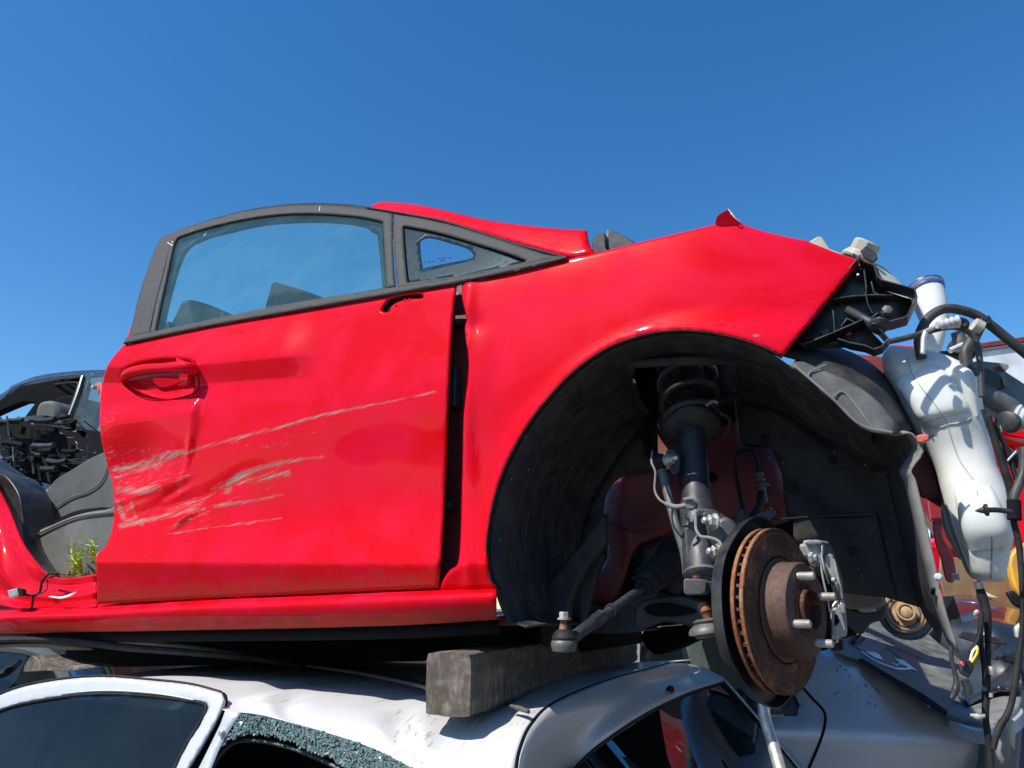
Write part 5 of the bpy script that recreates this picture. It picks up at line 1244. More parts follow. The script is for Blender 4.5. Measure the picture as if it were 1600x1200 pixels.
rA = rowA; rB = up(rowA, .012, .018); rC = up(rowA, .05, .038); rD = up(rowA, .12, .046); rE = up(rowA, .30, .052); rF_ = up(rowA, .60, .056); rG = up(rowA, 1.0, .045); rH = up(rowA, 1.22, .0)
def dentrow(row, amp):
    out = []
    for p in row:
        a = SF.px([p])[0][0]
        d = amp * (math.exp(-((a - 448) / 16) ** 2) * .9 - .5 * math.exp(-((a - 420) / 18) ** 2) + .8 * math.exp(-((a - 625) / 20) ** 2) - .6 * math.exp(-((a - 660) / 16) ** 2) + .5 * math.exp(-((a - 370) / 25) ** 2))
        out.append(p + Vector((0, d * .6, -d)))
    return out
def resamp(row, n):
    P_ = crom(row, 8); out = []
    L_ = [0]
    for a, b in zip(P_, P_[1:]): L_.append(L_[-1] + (b - a).length)
    for i in range(n):
        t = i / (n - 1) * L_[-1]; k = min(len(P_) - 2, max(0, int(np.searchsorted(L_, t)) - 1)); f = (t - L_[k]) / max(1e-9, L_[k + 1] - L_[k]); out.append(P_[k].lerp(P_[k + 1], f))
    return out
SEAM = [SE(a, b, z_ * KS) for a, b, z_ in ((800, 1275, .0), (803, 1208, .012), (810, 1168, .03), (828, 1130, .075), (866, 1096, .18), (950, 1062, .46), (1045, 1036, .88), (1085, 1030, 1.06))]
HH = [h_ * KS for h_ in (0, .004, .012, .022, .032, .040, .044, .038)]
print('SEAMY', [round(g.y - SEAM[0].y, 3) for g in SEAM], [round(g.z, 3) for g in SEAM])
rr_ = []
for i, g in enumerate(SEAM):
    y_ = max(g.y - SEAM[0].y, 0)
    pts = []
    for p in rowA:
        if p.x > g.x - .06: break
        k = min(1, y_ / .5); zz = p.z * (1 - k) + (ZK(1.405) - .05 * max(0, -(p.x + .85)) ** 1.5) * k + HH[i]
        pts.append(Vector((p.x, y_, zz)))
    full = pts + [g]
    x0_ = -.45; zl = pts[-1].z
    for q in full[:-1]:
        t_ = min(1, max(0, (q.x - x0_) / (g.x - x0_))); q.z += t_ * t_ * (g.z - zl) ; q.y += t_ * t_ * (g.y - y_)
    rr_.append(full)
rws2 = [resamp(r_, 70) for r_ in rr_]
rws2 = [dentrow(r_, a_) for r_, a_ in zip(rws2, (.000, .006, .011, .013, .006, 0, 0, 0))]
roof = loft('roof_panel', rws2, 'silver', silver, nu=2, nv=5, solid=.0015)
# door frame (front door) standing slightly proud, with its window and seal
dA = [(-140, 1200), (-60, 1142), (0, 1110), (70, 1093), (150, 1084), (230, 1087), (290, 1094), (322, 1102)]
dB = [(-140, 1180), (-60, 1120), (0, 1086), (60, 1068), (150, 1058), (240, 1064), (300, 1071), (345, 1083)]
SF.surf = lambda u, w: .38 * (np.asarray(w) - ZK(1.41))   # side glass leans: outward as it goes down
Q = lambda a, b, o_=0: SF.s(a, b, o_)
DFO = c2(dB, 3) + c2([(347, 1088), (349, 1096), (340, 1120), (318, 1160), (285, 1215)], 3) + [(262, 1290), (200, 1500), (-200, 1500)]
DFI = c2(dA, 3) + c2([(324, 1104), (312, 1130), (290, 1165), (268, 1210)], 3) + [(240, 1290), (-140, 1290)]
DFI = [(-140, 1290)] + DFI[:-1]
fdoor = panel('front_door', SF, DFO, 'silver_s', silver, off=-.014, step=.007, holes=[DFI], roll=.0025, thick=.008)
tube('window_seal', [Q(a, b, -.013) for a, b in dA] + [Q(a, b, -.013) for a, b in ((312, 1130), (290, 1165), (268, 1210))], .0035, 'rubber', fdoor, seg=8)
panel('window_glass', SF, [(-160, 1300)] + c2([(-160, 1200), (-60, 1140), (0, 1108), (70, 1091), (150, 1082), (230, 1085), (290, 1092), (326, 1102)], 3) + [(295, 1170), (240, 1300)], 'glass_dk', fdoor, off=-.010, step=.06, thick=0)
prism('mirror_dot_patch', [Q(a, b, -.004) for a, b in ((132, 1080), (178, 1081), (152, 1093))], (0, .003, 0), 'ceramic', fdoor, .0005)
panel('window_inner_border', SF, [(285, 1093), (325, 1103), (295, 1170), (262, 1240), (240, 1240), (296, 1150), (301, 1118)], 'glass_g', fdoor, off=-.004, step=.03, thick=0)
tube('roof_gutter', [Q(a, b - 2, -.003) for a, b in dB[1:]], .003, 'rubber', silver, seg=6)
# B pillar gap
panel('pillar_gap', SF, c2([(340, 1078), (354, 1086), (352, 1110), (330, 1160), (300, 1215)], 3) + [(270, 1290), (240, 1290)] + c2([(275, 1215), (312, 1158), (338, 1105)], 2), 'void', silver, off=.004, step=.02)
panel('rear_door_frame', SF, c2([(352, 1110), (375, 1113), (362, 1135), (345, 1165), (330, 1200)], 3) + [(300, 1290), (285, 1290)] + c2([(303, 1215), (328, 1165), (345, 1130)], 2), 'silver_s', silver, off=-.010, step=.02)
lathe('frame_stud', Q(348, 1145, -.012), (0, -1, 0), [(.006, 0), (.006, .006), (.004, .008)], 'zinc', silver)
# shattered glass: crumbled rim clinging to the frame
rimo = c2([(372, 1116), (410, 1120), (460, 1132), (520, 1148), (580, 1168), (640, 1198), (700, 1232)], 6)
jag = []
rnd = random.Random(5)
inner_ = c2([(322, 1195), (338, 1175), (352, 1162), (372, 1150), (395, 1146), (420, 1150), (440, 1156), (470, 1166), (510, 1184), (545, 1204), (600, 1235)], 6)
for a, b in inner_[::-1]: jag.append((a + rnd.uniform(-3, 3), b + rnd.uniform(-4, 3)))
crum = panel('shattered_window', SF, rimo + [(690, 1260)] + jag + [(318, 1215), (338, 1170), (358, 1136)], 'glass_g', silver, off=-.004, step=.012, thick=.004)
bits = []
px_all = np.array(rimo + [(690, 1260)] + jag + [(318, 1215), (338, 1170), (358, 1136)])
cand = np.stack([np.array([rnd.uniform(318, 690) for _ in range(9000)]), np.array([rnd.uniform(1112, 1240) for _ in range(9000)])], 1)
cand = cand[inside(cand, px_all)][:3600]
for a, b in cand:
    s = rnd.uniform(.0012, .0034); o_ = -.006 - rnd.random() * .003; c_ = Q(a, b, o_)
    n_ = Vector((rnd.uniform(-1, 1), -1, rnd.uniform(-1, 1))).normalized(); t1 = n_.orthogonal().normalized(); t2 = n_.cross(t1)
    k = rnd.choice((3, 4, 5)); ph = rnd.random() * 6
    pts = [c_ + (t1 * math.cos(ph + 6.283 * i / k) + t2 * math.sin(ph + 6.283 * i / k)) * s for i in range(k)]
    bits.append(prismg(pts, n_ * -.0015))
mg, tg, pg = base('glass_crumbs'); pg.inputs['Base Color'].default_value = (.36, .50, .48, 1); pg.inputs['Roughness'].default_value = .12; pg.inputs['Transmission Weight'].default_value = .5
cr = obj('glass_crumb', *merge(bits), mg, crum, smooth=False); cr['kind'] = 'stuff'
tube('window_channel', [Q(a, b, .012) for a, b in ((300, 1290), (330, 1205), (352, 1172), (375, 1158), (420, 1160), (480, 1178), (560, 1216), (640, 1260))], .004, 'steel_dk', silver, seg=6)
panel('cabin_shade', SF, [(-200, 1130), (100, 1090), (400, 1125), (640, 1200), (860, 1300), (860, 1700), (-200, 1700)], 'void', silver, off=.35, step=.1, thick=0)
# roof strips
SZ = lambda a, b, z: SF.z(a, b, ZK(z))
tube('roof_trim_strip', [SZ(480, 1040, 1.466), SZ(560, 1052, 1.466), SZ(640, 1068, 1.466), SZ(668, 1075, 1.466)], .004, 'steel_gr', silver, seg=8)
tube('roof_trim_strip', [SZ(798, 1103, 1.448), SZ(812, 1107, 1.447), SZ(826, 1112, 1.446)], [.003, .005, .004], 'steel_gr', silver, seg=8)
tube('roof_trim_strip', [SZ(470, 1036, 1.465), SZ(560, 1050, 1.465), SZ(640, 1064, 1.465), SZ(668, 1072, 1.465)], .005, 'rubber', silver, seg=8)
# rear: quarter panel, hatch frame and hatch glass
Xr = Vector((1, 0, 0))
def HZ(a, b, z): return SF.z(a, b, ZK(z))
seamp = [HZ(a, b, 1.405 + .035 * t) for (a, b), t in zip([(806, 1225), (808, 1180), (816, 1150), (832, 1126), (852, 1106), (905, 1080), (960, 1058), (1010, 1044), (1060, 1034)], (0, .1, .3, .6, .8, 1, 1, 1, .9))]
quarter = [[SE(640, 1195, .0), SE(700, 1232, -.0), SE(760, 1290, .0)]]
# quarter panel between roof edge and hatch seam
g0 = None and [HZ(a, b, z_) for a, b, z_ in ((660, 1240, 1.33), (665, 1180, 1.375), (690, 1150, 1.405), (735, 1122, 1.432), (800, 1098, 1.452), (900, 1072, 1.462), (1010, 1042, 1.462))]
g1 = None and [HZ(a, b, z_) for a, b, z_ in ((740, 1262, 1.31), (745, 1190, 1.37), (765, 1160, 1.398), (795, 1128, 1.428), (840, 1102, 1.448), (930, 1068, 1.458), (1030, 1038, 1.458))]
g2 = SEAM[:7]
gs = [v + Vector((.003, 0, -.001)) for v in g2]
tube('hatch_seam', gs, .0035, 'void', silver, seg=6)
h0 = [v + Vector((.006, 0, -.001)) for v in g2]
h1 = [HZ(a, b, z_) for a, b, z_ in ((852, 1280, 1.262), (862, 1212, 1.33), (892, 1155, 1.385), (940, 1120, 1.412), (990, 1090, 1.428), (1050, 1060, 1.436), (1105, 1046, 1.438))]
hm = [a.lerp(b, .5) + Vector((0, 0, .006)) for a, b in zip(h0, h1)]
h2 = [HZ(a, b, z_) for a, b, z_ in ((858, 1300, 1.235), (878, 1222, 1.305), (908, 1178, 1.358), (955, 1140, 1.392), (1015, 1103, 1.410), (1075, 1076, 1.417), (1128, 1060, 1.420))]
h3 = [v + Vector((.0, .0, -.010)) for v in h2]
hatch = loft('tailgate', [h0, hm, h1, h2, h3], 'silver_s', silver, nu=5, nv=4, solid=.002)
lathe('tailgate_buffer', HZ(1047, 1078, 1.424), (.6, -.6, .4), [(.010, -.004), (.010, .006), (.006, .009)], 'rubber', hatch, seg=20)
tl, tr_ = h3[1], h3[-1]
down = Vector((.62, 0, -.78)).normalized()
gpts = h3[:]
low = [p + down * .62 for p in gpts]
loft('tailgate_glass', [[p + Vector((-.002, 0, -.002)) for p in gpts], [p.lerp(q, .33) + Vector((.006, 0, .005)) for p, q in zip(gpts, low)], [p.lerp(q, .66) + Vector((.006, 0, .005)) for p, q in zip(gpts, low)], low], 'glass_h', hatch, nu=3, nv=4)
k0 = tr_; side_ = [k0 + Vector((-.02, .02, .012)), k0 + Vector((.005, .012, .002)), k0 + down * .12 + Vector((.01, .012, .004)), k0 + down * .3 + Vector((.012, .012, .004)), k0 + down * .6 + Vector((.012, .012, 0))]
tube('glass_edge_trim', side_, .006, 'zinc', hatch, seg=10)
tube('glass_edge_seal', [p + Vector((-.006, -.012, .003)) for p in side_[1:]], .004, 'rubber', hatch, seg=8)
tube('glass_top_seal', [p + Vector((.002, 0, -.002)) for p in h3], .004, 'rubber', hatch, seg=8)
loft('far_pillar', [[p + Vector((0, .015, 0)) for p in side_], [p + Vector((-.05, .07, -.02)) for p in side_]], 'silver_s', silver, nu=2, nv=1, solid=.003)
ext = lambda L_: L_ + [L_[-1] + (L_[-1] - L_[-2]) * .25]
loft('dark_glass_backing', [[p + Vector((-.035, 0, -.03)) for p in ext(gpts)], [p + Vector((-.035, 0, -.03)) for p in ext(low)]], 'void', hatch, nu=2, nv=1)  # near-black sheet standing in for the shaded cabin behind the glass
# rest of the body down to the ground
prof = [(1.30, -.06, .36), (1.00, -.12, .30)]
def sside(x0, x1, zs, ys, mat, name):
    rws = [[Vector((x0 + (x1 - x0) * i / 8, y_, z_)) for i in range(9)] for z_, y_ in zip(zs, ys)]
    loft(name, rws, mat, silver, nu=1, nv=3, solid=.004)
sside(-3.2, .42, (1.00, .93, .75, .5, .30, .22), (-.145, -.19, -.215, -.21, -.18, -.10), 'silver_s', 'body_side')
sside(-3.2, .42, (1.00, .93, .75, .5, .30, .22), (1.22, 1.25, 1.27, 1.26, 1.24, 1.18), 'silver_s', 'body_side')
loft('tailgate_lower', [[Vector((.42 + d_, y_, z_)) for y_ in (-.19, .1, .55, 1.0, 1.25)] for z_, d_ in ((1.0, -.06), (.85, .05), (.5, .08), (.25, .0))], 'silver_s', silver, nu=3, nv=3, solid=.004)
loft('bonnet', [[Vector((x_, y_, z_ - .03 * ((y_ - .53) / .7) ** 2)) for y_ in (-.18, .1, .55, 1.0, 1.25)] for x_, z_ in ((-1.75, 1.30), (-2.3, 1.0), (-3.0, .86), (-3.35, .6), (-3.4, .25))], 'silver_s', silver, nu=3, nv=3, solid=.004)
for x_ in (-2.65, -.15):
    for y_ in (-.10, 1.15):
        w_ = lathe('wheel', Vector((x_, y_, .31)), (0, 1, 0), [(.18, -.10), (.29, -.10), (.31, -.07), (.31, .07), (.29, .10), (.18, .10)], 'rubber', silver, seg=28)
        lathe('wheel_rim', Vector((x_, y_, .31)), (0, 1, 0), [(.02, -.085), (.10, -.08), (.17, -.10), (.18, -.10)], 'alu', w_, seg=28)

# rubber strips lying between the cars
def strip_thing(px, r_, z_, mat, label):
    pts = [at(a, b, d * 1.07) for a, b, d in px]; o_ = Vector(pts[0])
    o = obj('rubber_strip', *tubeg([p - o_ for p in pts], r_, seg=8), mat, None); o.location = o_
    for v in o.data.vertices: v.co.z *= 1
    tag(o, label, 'trim strip', 'loose trim strips on the silver roof'); return o
strip_thing([(-40, 1001, 1.95), (60, 999, 1.93), (130, 1004, 1.88), (200, 1012, 1.84), (300, 1020, 1.80), (400, 1030, 1.82), (470, 1042, 1.86)], [.007, .007, .009, .009, .008, .007, .004], 0, 'rubber', 'black rubber trim strip lying just below the red sill, nearest the camera')
strip_thing([(-30, 994, 2.02), (40, 995, 2.0), (110, 998, 1.98), (200, 1003, 1.94), (290, 1010, 1.94), (370, 1022, 1.96), (430, 1036, 2.0)], [.006, .006, .006, .006, .006, .005, .003], 0, 'steel_gr', 'thin pale edged trim strip behind the black rubber strip at left')
strip_thing([(-40, 1008, 2.1), (60, 1006, 2.1), (100, 1010, 2.1), (145, 1014, 2.08)], [.008, .010, .010, .003], 0, 'greyp', 'grey dusty trim piece above the short wood block')
strip_thing([(-20, 1060, 2.2), (10, 1050, 2.2), (24, 1040, 2.25), (32, 1034, 2.3)], [.012, .012, .010, .006], 0, 'rubber', 'bent black rubber hose end at far left above the silver windscreen')

# ------------------------------------------------------------ weed on the sill
def weed():
    c_ = RF.M @ Y(125, 905, .12); rnd = random.Random(11); parts = []
    for k in range(230):
        gx = rnd.choice((0, 0, 0, 1)); bx_ = (rnd.gauss(122, 6), 903) if not gx else (rnd.gauss(143, 3), 880)
        stem = (118 + rnd.uniform(-12, 9), rnd.uniform(836, 882)) if not gx else (144 + rnd.uniform(-5, 6), rnd.uniform(838, 862))
        if k % 3 == 0:
            a = RF.M @ Y(bx_[0], bx_[1], .12 + rnd.uniform(-.02, .02)); b = RF.M @ Y(*stem, .10 + rnd.uniform(-.02, .02))
        else:
            a0__ = rnd.random(); p = (bx_[0] + (stem[0] - bx_[0]) * a0__, bx_[1] + (stem[1] - bx_[1]) * a0__)
            a = RF.M @ Y(*p, .11 + rnd.uniform(-.02, .02)); b = RF.M @ Y(p[0] + rnd.uniform(-15, 13), p[1] - rnd.uniform(-2, 14), .10 + rnd.uniform(-.03, .03))
        s = Vector((rnd.uniform(-1, 1), rnd.uniform(-1, 1), rnd.uniform(-1, 1))).normalized() * .0019; m_ = a.lerp(b, .5) + Vector((0, 0, rnd.uniform(0, .006)))
        parts.append(([a - s * .6 - c_, a + s * .6 - c_, m_ + s - c_, b - c_, m_ - s - c_], [(0, 1, 2, 4), (4, 2, 3)]))
    m, t, p = base('weed_leaf'); p.inputs['Base Color'].default_value = (.42, .52, .07, 1); p.inputs['Roughness'].default_value = .6
    p.inputs['Subsurface Weight'].default_value = .2
    o = obj('weed', *merge(parts), m, None, smooth=False); o.location = c_
    tag(o, 'small green feathery weed growing on the red door sill', 'weed')
weed()
def moss():
    rnd = random.Random(2); parts = []; c_ = RF.M @ Y(115, 905, .10)
    for k in range(420):
        a = rnd.uniform(80, 150); p = RF.M @ Y(a, rnd.gauss(902, 2.5), rnd.uniform(.08, .16)) - c_
        s = rnd.uniform(.002, .005); d_ = Vector((rnd.uniform(-1, 1), rnd.uniform(-1, 1), rnd.uniform(0, 1))).normalized()
        parts.append(prismg([p + d_.orthogonal() * s, p + d_ * s, p - d_.orthogonal() * s], d_.cross(Vector((0, 1, .3))) * s * .5))
    o = obj('leaf_litter', *merge(parts), simple('dry_litter', (.20, .12, .06), .9, dust=(.16, .17, .05), dustamt=.8, nscale=80), None, smooth=False); o.location = c_; o['kind'] = 'stuff'
    o['label'] = 'brown dry leaf litter and moss on the red door sill'; o['category'] = 'litter'
moss()
# ------------------------------------------------------------ whole cars standing round about
def gcar(name, label, frame, paint, L=4.1, W=1.7, H=1.42, wheels=True, group=None, flip=False, squash=1.0, vis=True):
    root = thing(name, label, 'car', frame, group=group)
    P_ = [(-.5, .30, .62), (-.485, .60, .66), (-.44, .66, .74), (-.30, .69, .88), (-.20, .70, .93), (-.02, .70, .97), (.20, .70, .98), (.36, .69, .98), (.46, .66, .95), (.5, .55, .85)]
    hw = W / 2; rws = []
    for x, _, zt in P_:
        k = 1 - .25 * max(0, abs(x) - .38) / .12
        zt *= squash
        sec = [(hw * .93 * k, .20), (hw * .99 * k, .32), (hw * k, .55), (hw * .985 * k, zt * .80), (hw * .93 * k, zt - .02), (hw * .75 * k, zt), (0, zt + .025)]
        pts = [Vector((x * L, -a, z)) for a, z in sec] + [Vector((x * L, a, z)) for a, z in sec[-2::-1]]
        rws.append(pts)
    body = loft('body', rws, paint, root, nu=2, nv=3, solid=.004)
    for e in (0, -1):
        prism('end_panel', rws[e], (.004 if e else -.004, 0, 0), paint, body, .001)
    cab = [(-.24, .93), (-.11, 1.30), (.0, 1.40), (.20, 1.42), (.36, 1.36), (.45, 1.06)]
    cr_ = []
    for x, z in cab:
        z = z * H / 1.42 * squash; wz = hw * (.93 - .42 * max(0, z - .95 * squash))
        cr_.append([Vector((x * L, -hw * .93, .93 * squash)), Vector((x * L, -wz, z - .07)), Vector((x * L, -wz * .88, z)), Vector((x * L, 0, z + .02)), Vector((x * L, wz * .88, z)), Vector((x * L, wz, z - .07)), Vector((x * L, hw * .93, .93 * squash))])
    roof_ = [r_[2:5] for r_ in cr_[1:5]]
    loft('roof', roof_, paint, root, nu=3, nv=3, solid=.004)
    loft('windscreen', [cr_[0][1:6], cr_[1][1:6]], 'glass_dk', root, nu=2, nv=1, solid=0)
    loft('rear_window', [cr_[4][1:6], cr_[5][1:6]], 'glass_dk', root, nu=2, nv=1, solid=0)
    for s in (0, 1):
        idx = (0, 1, 2) if s == 0 else (6, 5, 4)
        for nm, i in (('pillar', 0), ('pillar', 4)):
            pass
        edge = [cr_[i][idx[1]] for i in range(6)]
        tube('window_rail', [cr_[0][idx[0]]] + edge[1:5] + [cr_[5][idx[0]]], .028, paint, root, seg=8)
        tube('door_pillar', [cr_[3][idx[0]].lerp(cr_[2][idx[0]], .4), cr_[3][idx[1]].lerp(cr_[2][idx[1]], .4)], .03, 'black', root, seg=8, smooth=False)
        lowp = [Vector((p.x, cr_[i][idx[0]].y, .93 * squash)) for i, p in enumerate(edge)]
        loft('side_window', [lowp, [p for p in edge]], 'glass_dk', root, nu=2, nv=1)
    if wheels:
        for x in (-.31, .31):
            for y_ in (-1, 1):
                w_ = lathe('wheel', Vector((x * L, y_ * (hw - .08), .31)), (0, y_, 0), [(.18, -.09), (.29, -.09), (.31, -.06), (.31, .07), (.29, .10), (.19, .10)], 'rubber', root, seg=24)
                lathe('wheel_rim', Vector((x * L, y_ * (hw - .08), .31)), (0, y_, 0), [(.02, .06), (.12, .07), (.18, .09), (.19, .09)], 'alu', w_, seg=24)
    for x, mt in ((-.497, 'print'), (.497, 'red')):
        for y_ in (-1, 1):
            box('headlight' if x < 0 else 'tail_light', (x * L * .985, y_ * hw * .66, .62 * squash), (.06, .26, .12), mt, root, .02)
    return root
mp_ = {k: metal_paint('car_paint_' + k, c, .3, metal=mt) for k, c, mt in (('white', (.75, .75, .74), .0), ('navy', (.03, .06, .16), .2), ('grey', (.22, .23, .24), .6), ('green', (.04, .12, .08), .3), ('champagne', (.45, .40, .32), .6))}
mp_['yellow'] = M['yellow']; mp_['red'] = M['red']; mp_['black'] = M['darkpaint']
# the rows of wrecks on the other side of the yard lane, behind the photographer
rndc = random.Random(9)
lay = [('white', 'navy'), ('grey', 'champagne'), ('yellow', 'red'), ('green', 'grey'), ('navy', 'white'), ('champagne', 'black')]
for i, pair in enumerate(lay):
    x = -11 + i * 4.5
    for j, c in enumerate(pair):
        gcar('scrap_car', f'{c} scrap car {"on top" if j else "at the bottom"} of the {["first","second","third","fourth","fifth","sixth"][i]} stack across the lane',
             Frame(Vector((x + rndc.uniform(-.2, .2), -6.2 + rndc.uniform(-.2, .2), j * 1.36)), rndc.uniform(-4, 4)), mp_[c], wheels=(j == 0 or i % 2), group='scrap cars across the lane')

# ------------------------------------------------------------ blue-grey saloon on the right
so_ = at(1290, 1100, 2.40)
DF = Frame(Vector((so_.x, so_.y, 0)), 24)
zb = DF.y(1200, 1121, 0).z
DF.surf = lambda u, w: .48 * sp(np.asarray(w) - zb, .01) + .30 * np.clip(zb - .12 - np.asarray(w), 0, None) ** 2 - .02 * np.exp(-((np.asarray(w) - zb + .05) / .05) ** 2)
sal = thing('blue_grey_saloon', 'blue-grey saloon car behind the rusty brake disc, its dirty rear window under a hub', 'car', DF)
DQ = lambda a, b, o_=0: DF.s(a, b, o_)
OUT = [(1000, 1290), (1000, 1010)] + c2([(1030, 1000), (1120, 985), (1200, 984), (1262, 1000), (1310, 1019), (1345, 1034), (1400, 1069), (1450, 1104), (1490, 1121), (1540, 1133), (1556, 1142)], 4) + [(1552, 1180), (1540, 1215), (1530, 1300)]
WH = c2([(1020, 1119), (1020, 1010), (1100, 998), (1160, 1006), (1200, 1035), (1232, 1078), (1245, 1098), (1243, 1112), (1225, 1119), (1120, 1120)], 3, True)
dots_px = [(1311, 1042), (1307, 1046), (1320, 1048), (1345, 1060), (1343, 1066), (1350, 1070), (1352, 1073), (1308, 1080), (1303, 1086), (1305, 1083), (1357, 1098), (1366, 1101), (1355, 1100), (1370, 1080), (1374, 1082), (1359, 1086), (1338, 1072), (1326, 1056), (1327, 1086), (1368, 1078)]
sb = panel('body_side', DF, OUT, 'bluesil', sal, step=.03, holes=[WH], roll=.02, thick=.002)
for i, (a, b) in enumerate(dots_px):
    r_ = random.Random(i); l_ = r_.uniform(1, 4)
    tube('tar_speck', [DQ(a, b, -.001), DQ(a + l_ * .6, b - r_.uniform(-2, 3), -.001), DQ(a + l_ * .5 + 1, b + r_.uniform(-1, 4), -.001)], 0.0008, 'void', sb, seg=5)
panel('side_window', DF, [(1010, 1125), (1010, 1000), (1100, 990), (1160, 1000), (1166, 1030), (1168, 1122)], 'glass_g', sal, off=.008, step=.05, thick=0)
panel('quarter_window', DF, [(1170, 1122), (1168, 1020), (1200, 1030), (1236, 1076), (1250, 1100), (1245, 1118)], 'black', sal, off=.010, step=.05, thick=.002)
panel('pillar_cover', DF, [(1171, 1115), (1169, 1020), (1190, 1020), (1212, 1075), (1222, 1114)], 'steel_gr', sal, off=.004, step=.05, thick=.002)
tube('window_chrome', [DQ(1020, 1119, -.003), DQ(1120, 1119, -.003), DQ(1225, 1118, -.003)], .005, 'zinc', sal, seg=8)
tube('window_divider', [DQ(1169, 1020, 0), DQ(1168, 1118, 0)], .006, 'rubber', sal, seg=8, smooth=False)
tube('door_seam', [DQ(a, b, -.0005) for a, b in ((1255, 1075), (1268, 1090), (1285, 1108), (1290, 1122), (1286, 1145), (1276, 1172), (1264, 1200), (1240, 1260))], .0042, 'void', sb, seg=6)
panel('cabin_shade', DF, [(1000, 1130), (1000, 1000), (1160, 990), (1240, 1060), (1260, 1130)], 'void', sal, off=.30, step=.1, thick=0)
def plane3(a, b, c, fr):
    a, b, c = [fr.I @ at(*q) for q in (a, b, c)]; n = (b - a).cross(c - a).normalized()
    def f(px, py, o_=0):
        r = fr.lr(px, py); k = ((a - fr.c).dot(n)) / r.dot(n); return fr.c + r * k + n * (o_ if n.z > 0 else -o_)
    f.n = n if n.z > 0 else -n
    return f
G3 = plane3((1300, 1020, 2.42), (1490, 1118, 2.12), (1450, 1000, 2.85), DF)
def gp(name, px, mat, par, o_=0.0, th=.002):
    return prism(name, [G3(a, b, o_) for a, b in px], G3.n * -th, mat, par, .0005)
mgl = simple('dusty_rear_glass', (.085, .09, .078), .45, dust=(.24, .235, .19), dustamt=.75, nscale=10, bmp=.1)
rg = gp('rear_window', [(1303, 1018), (1312, 990), (1350, 955), (1420, 965), (1470, 1008), (1540, 1060), (1545, 1110), (1492, 1118), (1452, 1100), (1402, 1066), (1346, 1031)], mgl, sal, .0, .004)
gp('window_gasket', c2([(1340, 1033), (1380, 1058), (1402, 1072), (1440, 1098), (1484, 1122), (1478, 1112), (1440, 1085), (1400, 1062), (1346, 1030)], 2), 'void', rg, .004)
st_ = [(a, b) for a, b in c2([(1346, 1019), (1356, 1027), (1372, 1036), (1388, 1042), (1402, 1046), (1416, 1046), (1424, 1045)], 4)]
tube('sticker_ring', [G3(a, b, .002) for a, b in st_], .0035, 'print', rg, seg=6, n=1)
gp('sticker_corner', [(1352, 1019), (1364, 1019), (1374, 1024), (1380, 1032), (1366, 1028)], 'print', rg, .003)
gp('sticker_flap', [(1398, 1030), (1412, 1033), (1422, 1041), (1434, 1050), (1424, 1046), (1408, 1038)], 'print', rg, .003)
lab = gp('window_label', [(1325, 1006), (1340, 989), (1366, 998), (1384, 1012), (1374, 1022), (1350, 1018)], 'printg', rg, .003)
gp('label_bar', [(1329, 1007), (1343, 991), (1346, 992), (1332, 1009)], 'void', rg, .005)
def text3(s, a, b, fn, mat, par, off, name, flat=1.0, x=.0):
    """lettering: baseline from pixel a to pixel b on a traced plane"""
    p, q = fn(*a, off), fn(*b, off); X = (q - p).normalized(); Z = fn.n.normalized(); Yv = Z.cross(X).normalized()
    cu = bpy.data.curves.new(name, 'FONT'); cu.body = s; cu.extrude = .0003; cu.size = 1
    o = bpy.data.objects.new(name, cu); COL.objects.link(o)
    bpy.context.view_layer.update(); w_ = o.dimensions.x
    k = (q - p).length / max(w_, 1e-6)
    me = bpy.data.meshes.new_from_object(o.evaluated_get(bpy.context.evaluated_depsgraph_get())); bpy.data.objects.remove(o)
    V = [p + X * (v.co.x * k) + Yv * (v.co.y * k * flat) + Z * v.co.z for v in me.vertices]; Fc = [tuple(f.vertices) for f in me.polygons]
    bpy.data.meshes.remove(me)
    return obj(name, V, Fc, mat, par, smooth=False)
text3('ACCO', (1340, 1012), (1364, 1014) if False else (1352, 1000), G3, 'void', rg, .006, 'label_lettering')
text3('ALARM', (1352, 992), (1398, 1008), G3, 'printg', rg, .003, 'window_lettering', 1.4)
text3('SECURI', (1392, 1010), (1440, 1030), G3, 'printg', rg, .003, 'window_lettering', 1.5)
for q in (((1346, 982), (1396, 1000)), ((1350, 976), (1402, 996)), ((1384, 1010), (1426, 1044)), ((1440, 1012), (1476, 1032))):
    tube('printed_line', [G3(*q[0], .002), G3(*q[1], .002)], .0015, 'printg', rg, seg=4, smooth=False)
tube('sticker_script', [G3(1394, 1037, .003), G3(1400, 1041, .003), G3(1405, 1038, .003), G3(1409, 1042, .003)], .002, 'print', rg, seg=4)
prism('far_pillar', [DF.d(a, b, 2.95) for a, b in ((1362, 965), (1380, 972), (1425, 995), (1466, 1010), (1466, 1024), (1420, 1004), (1372, 980))], (0, .02, 0), 'greyp', sal, .004)
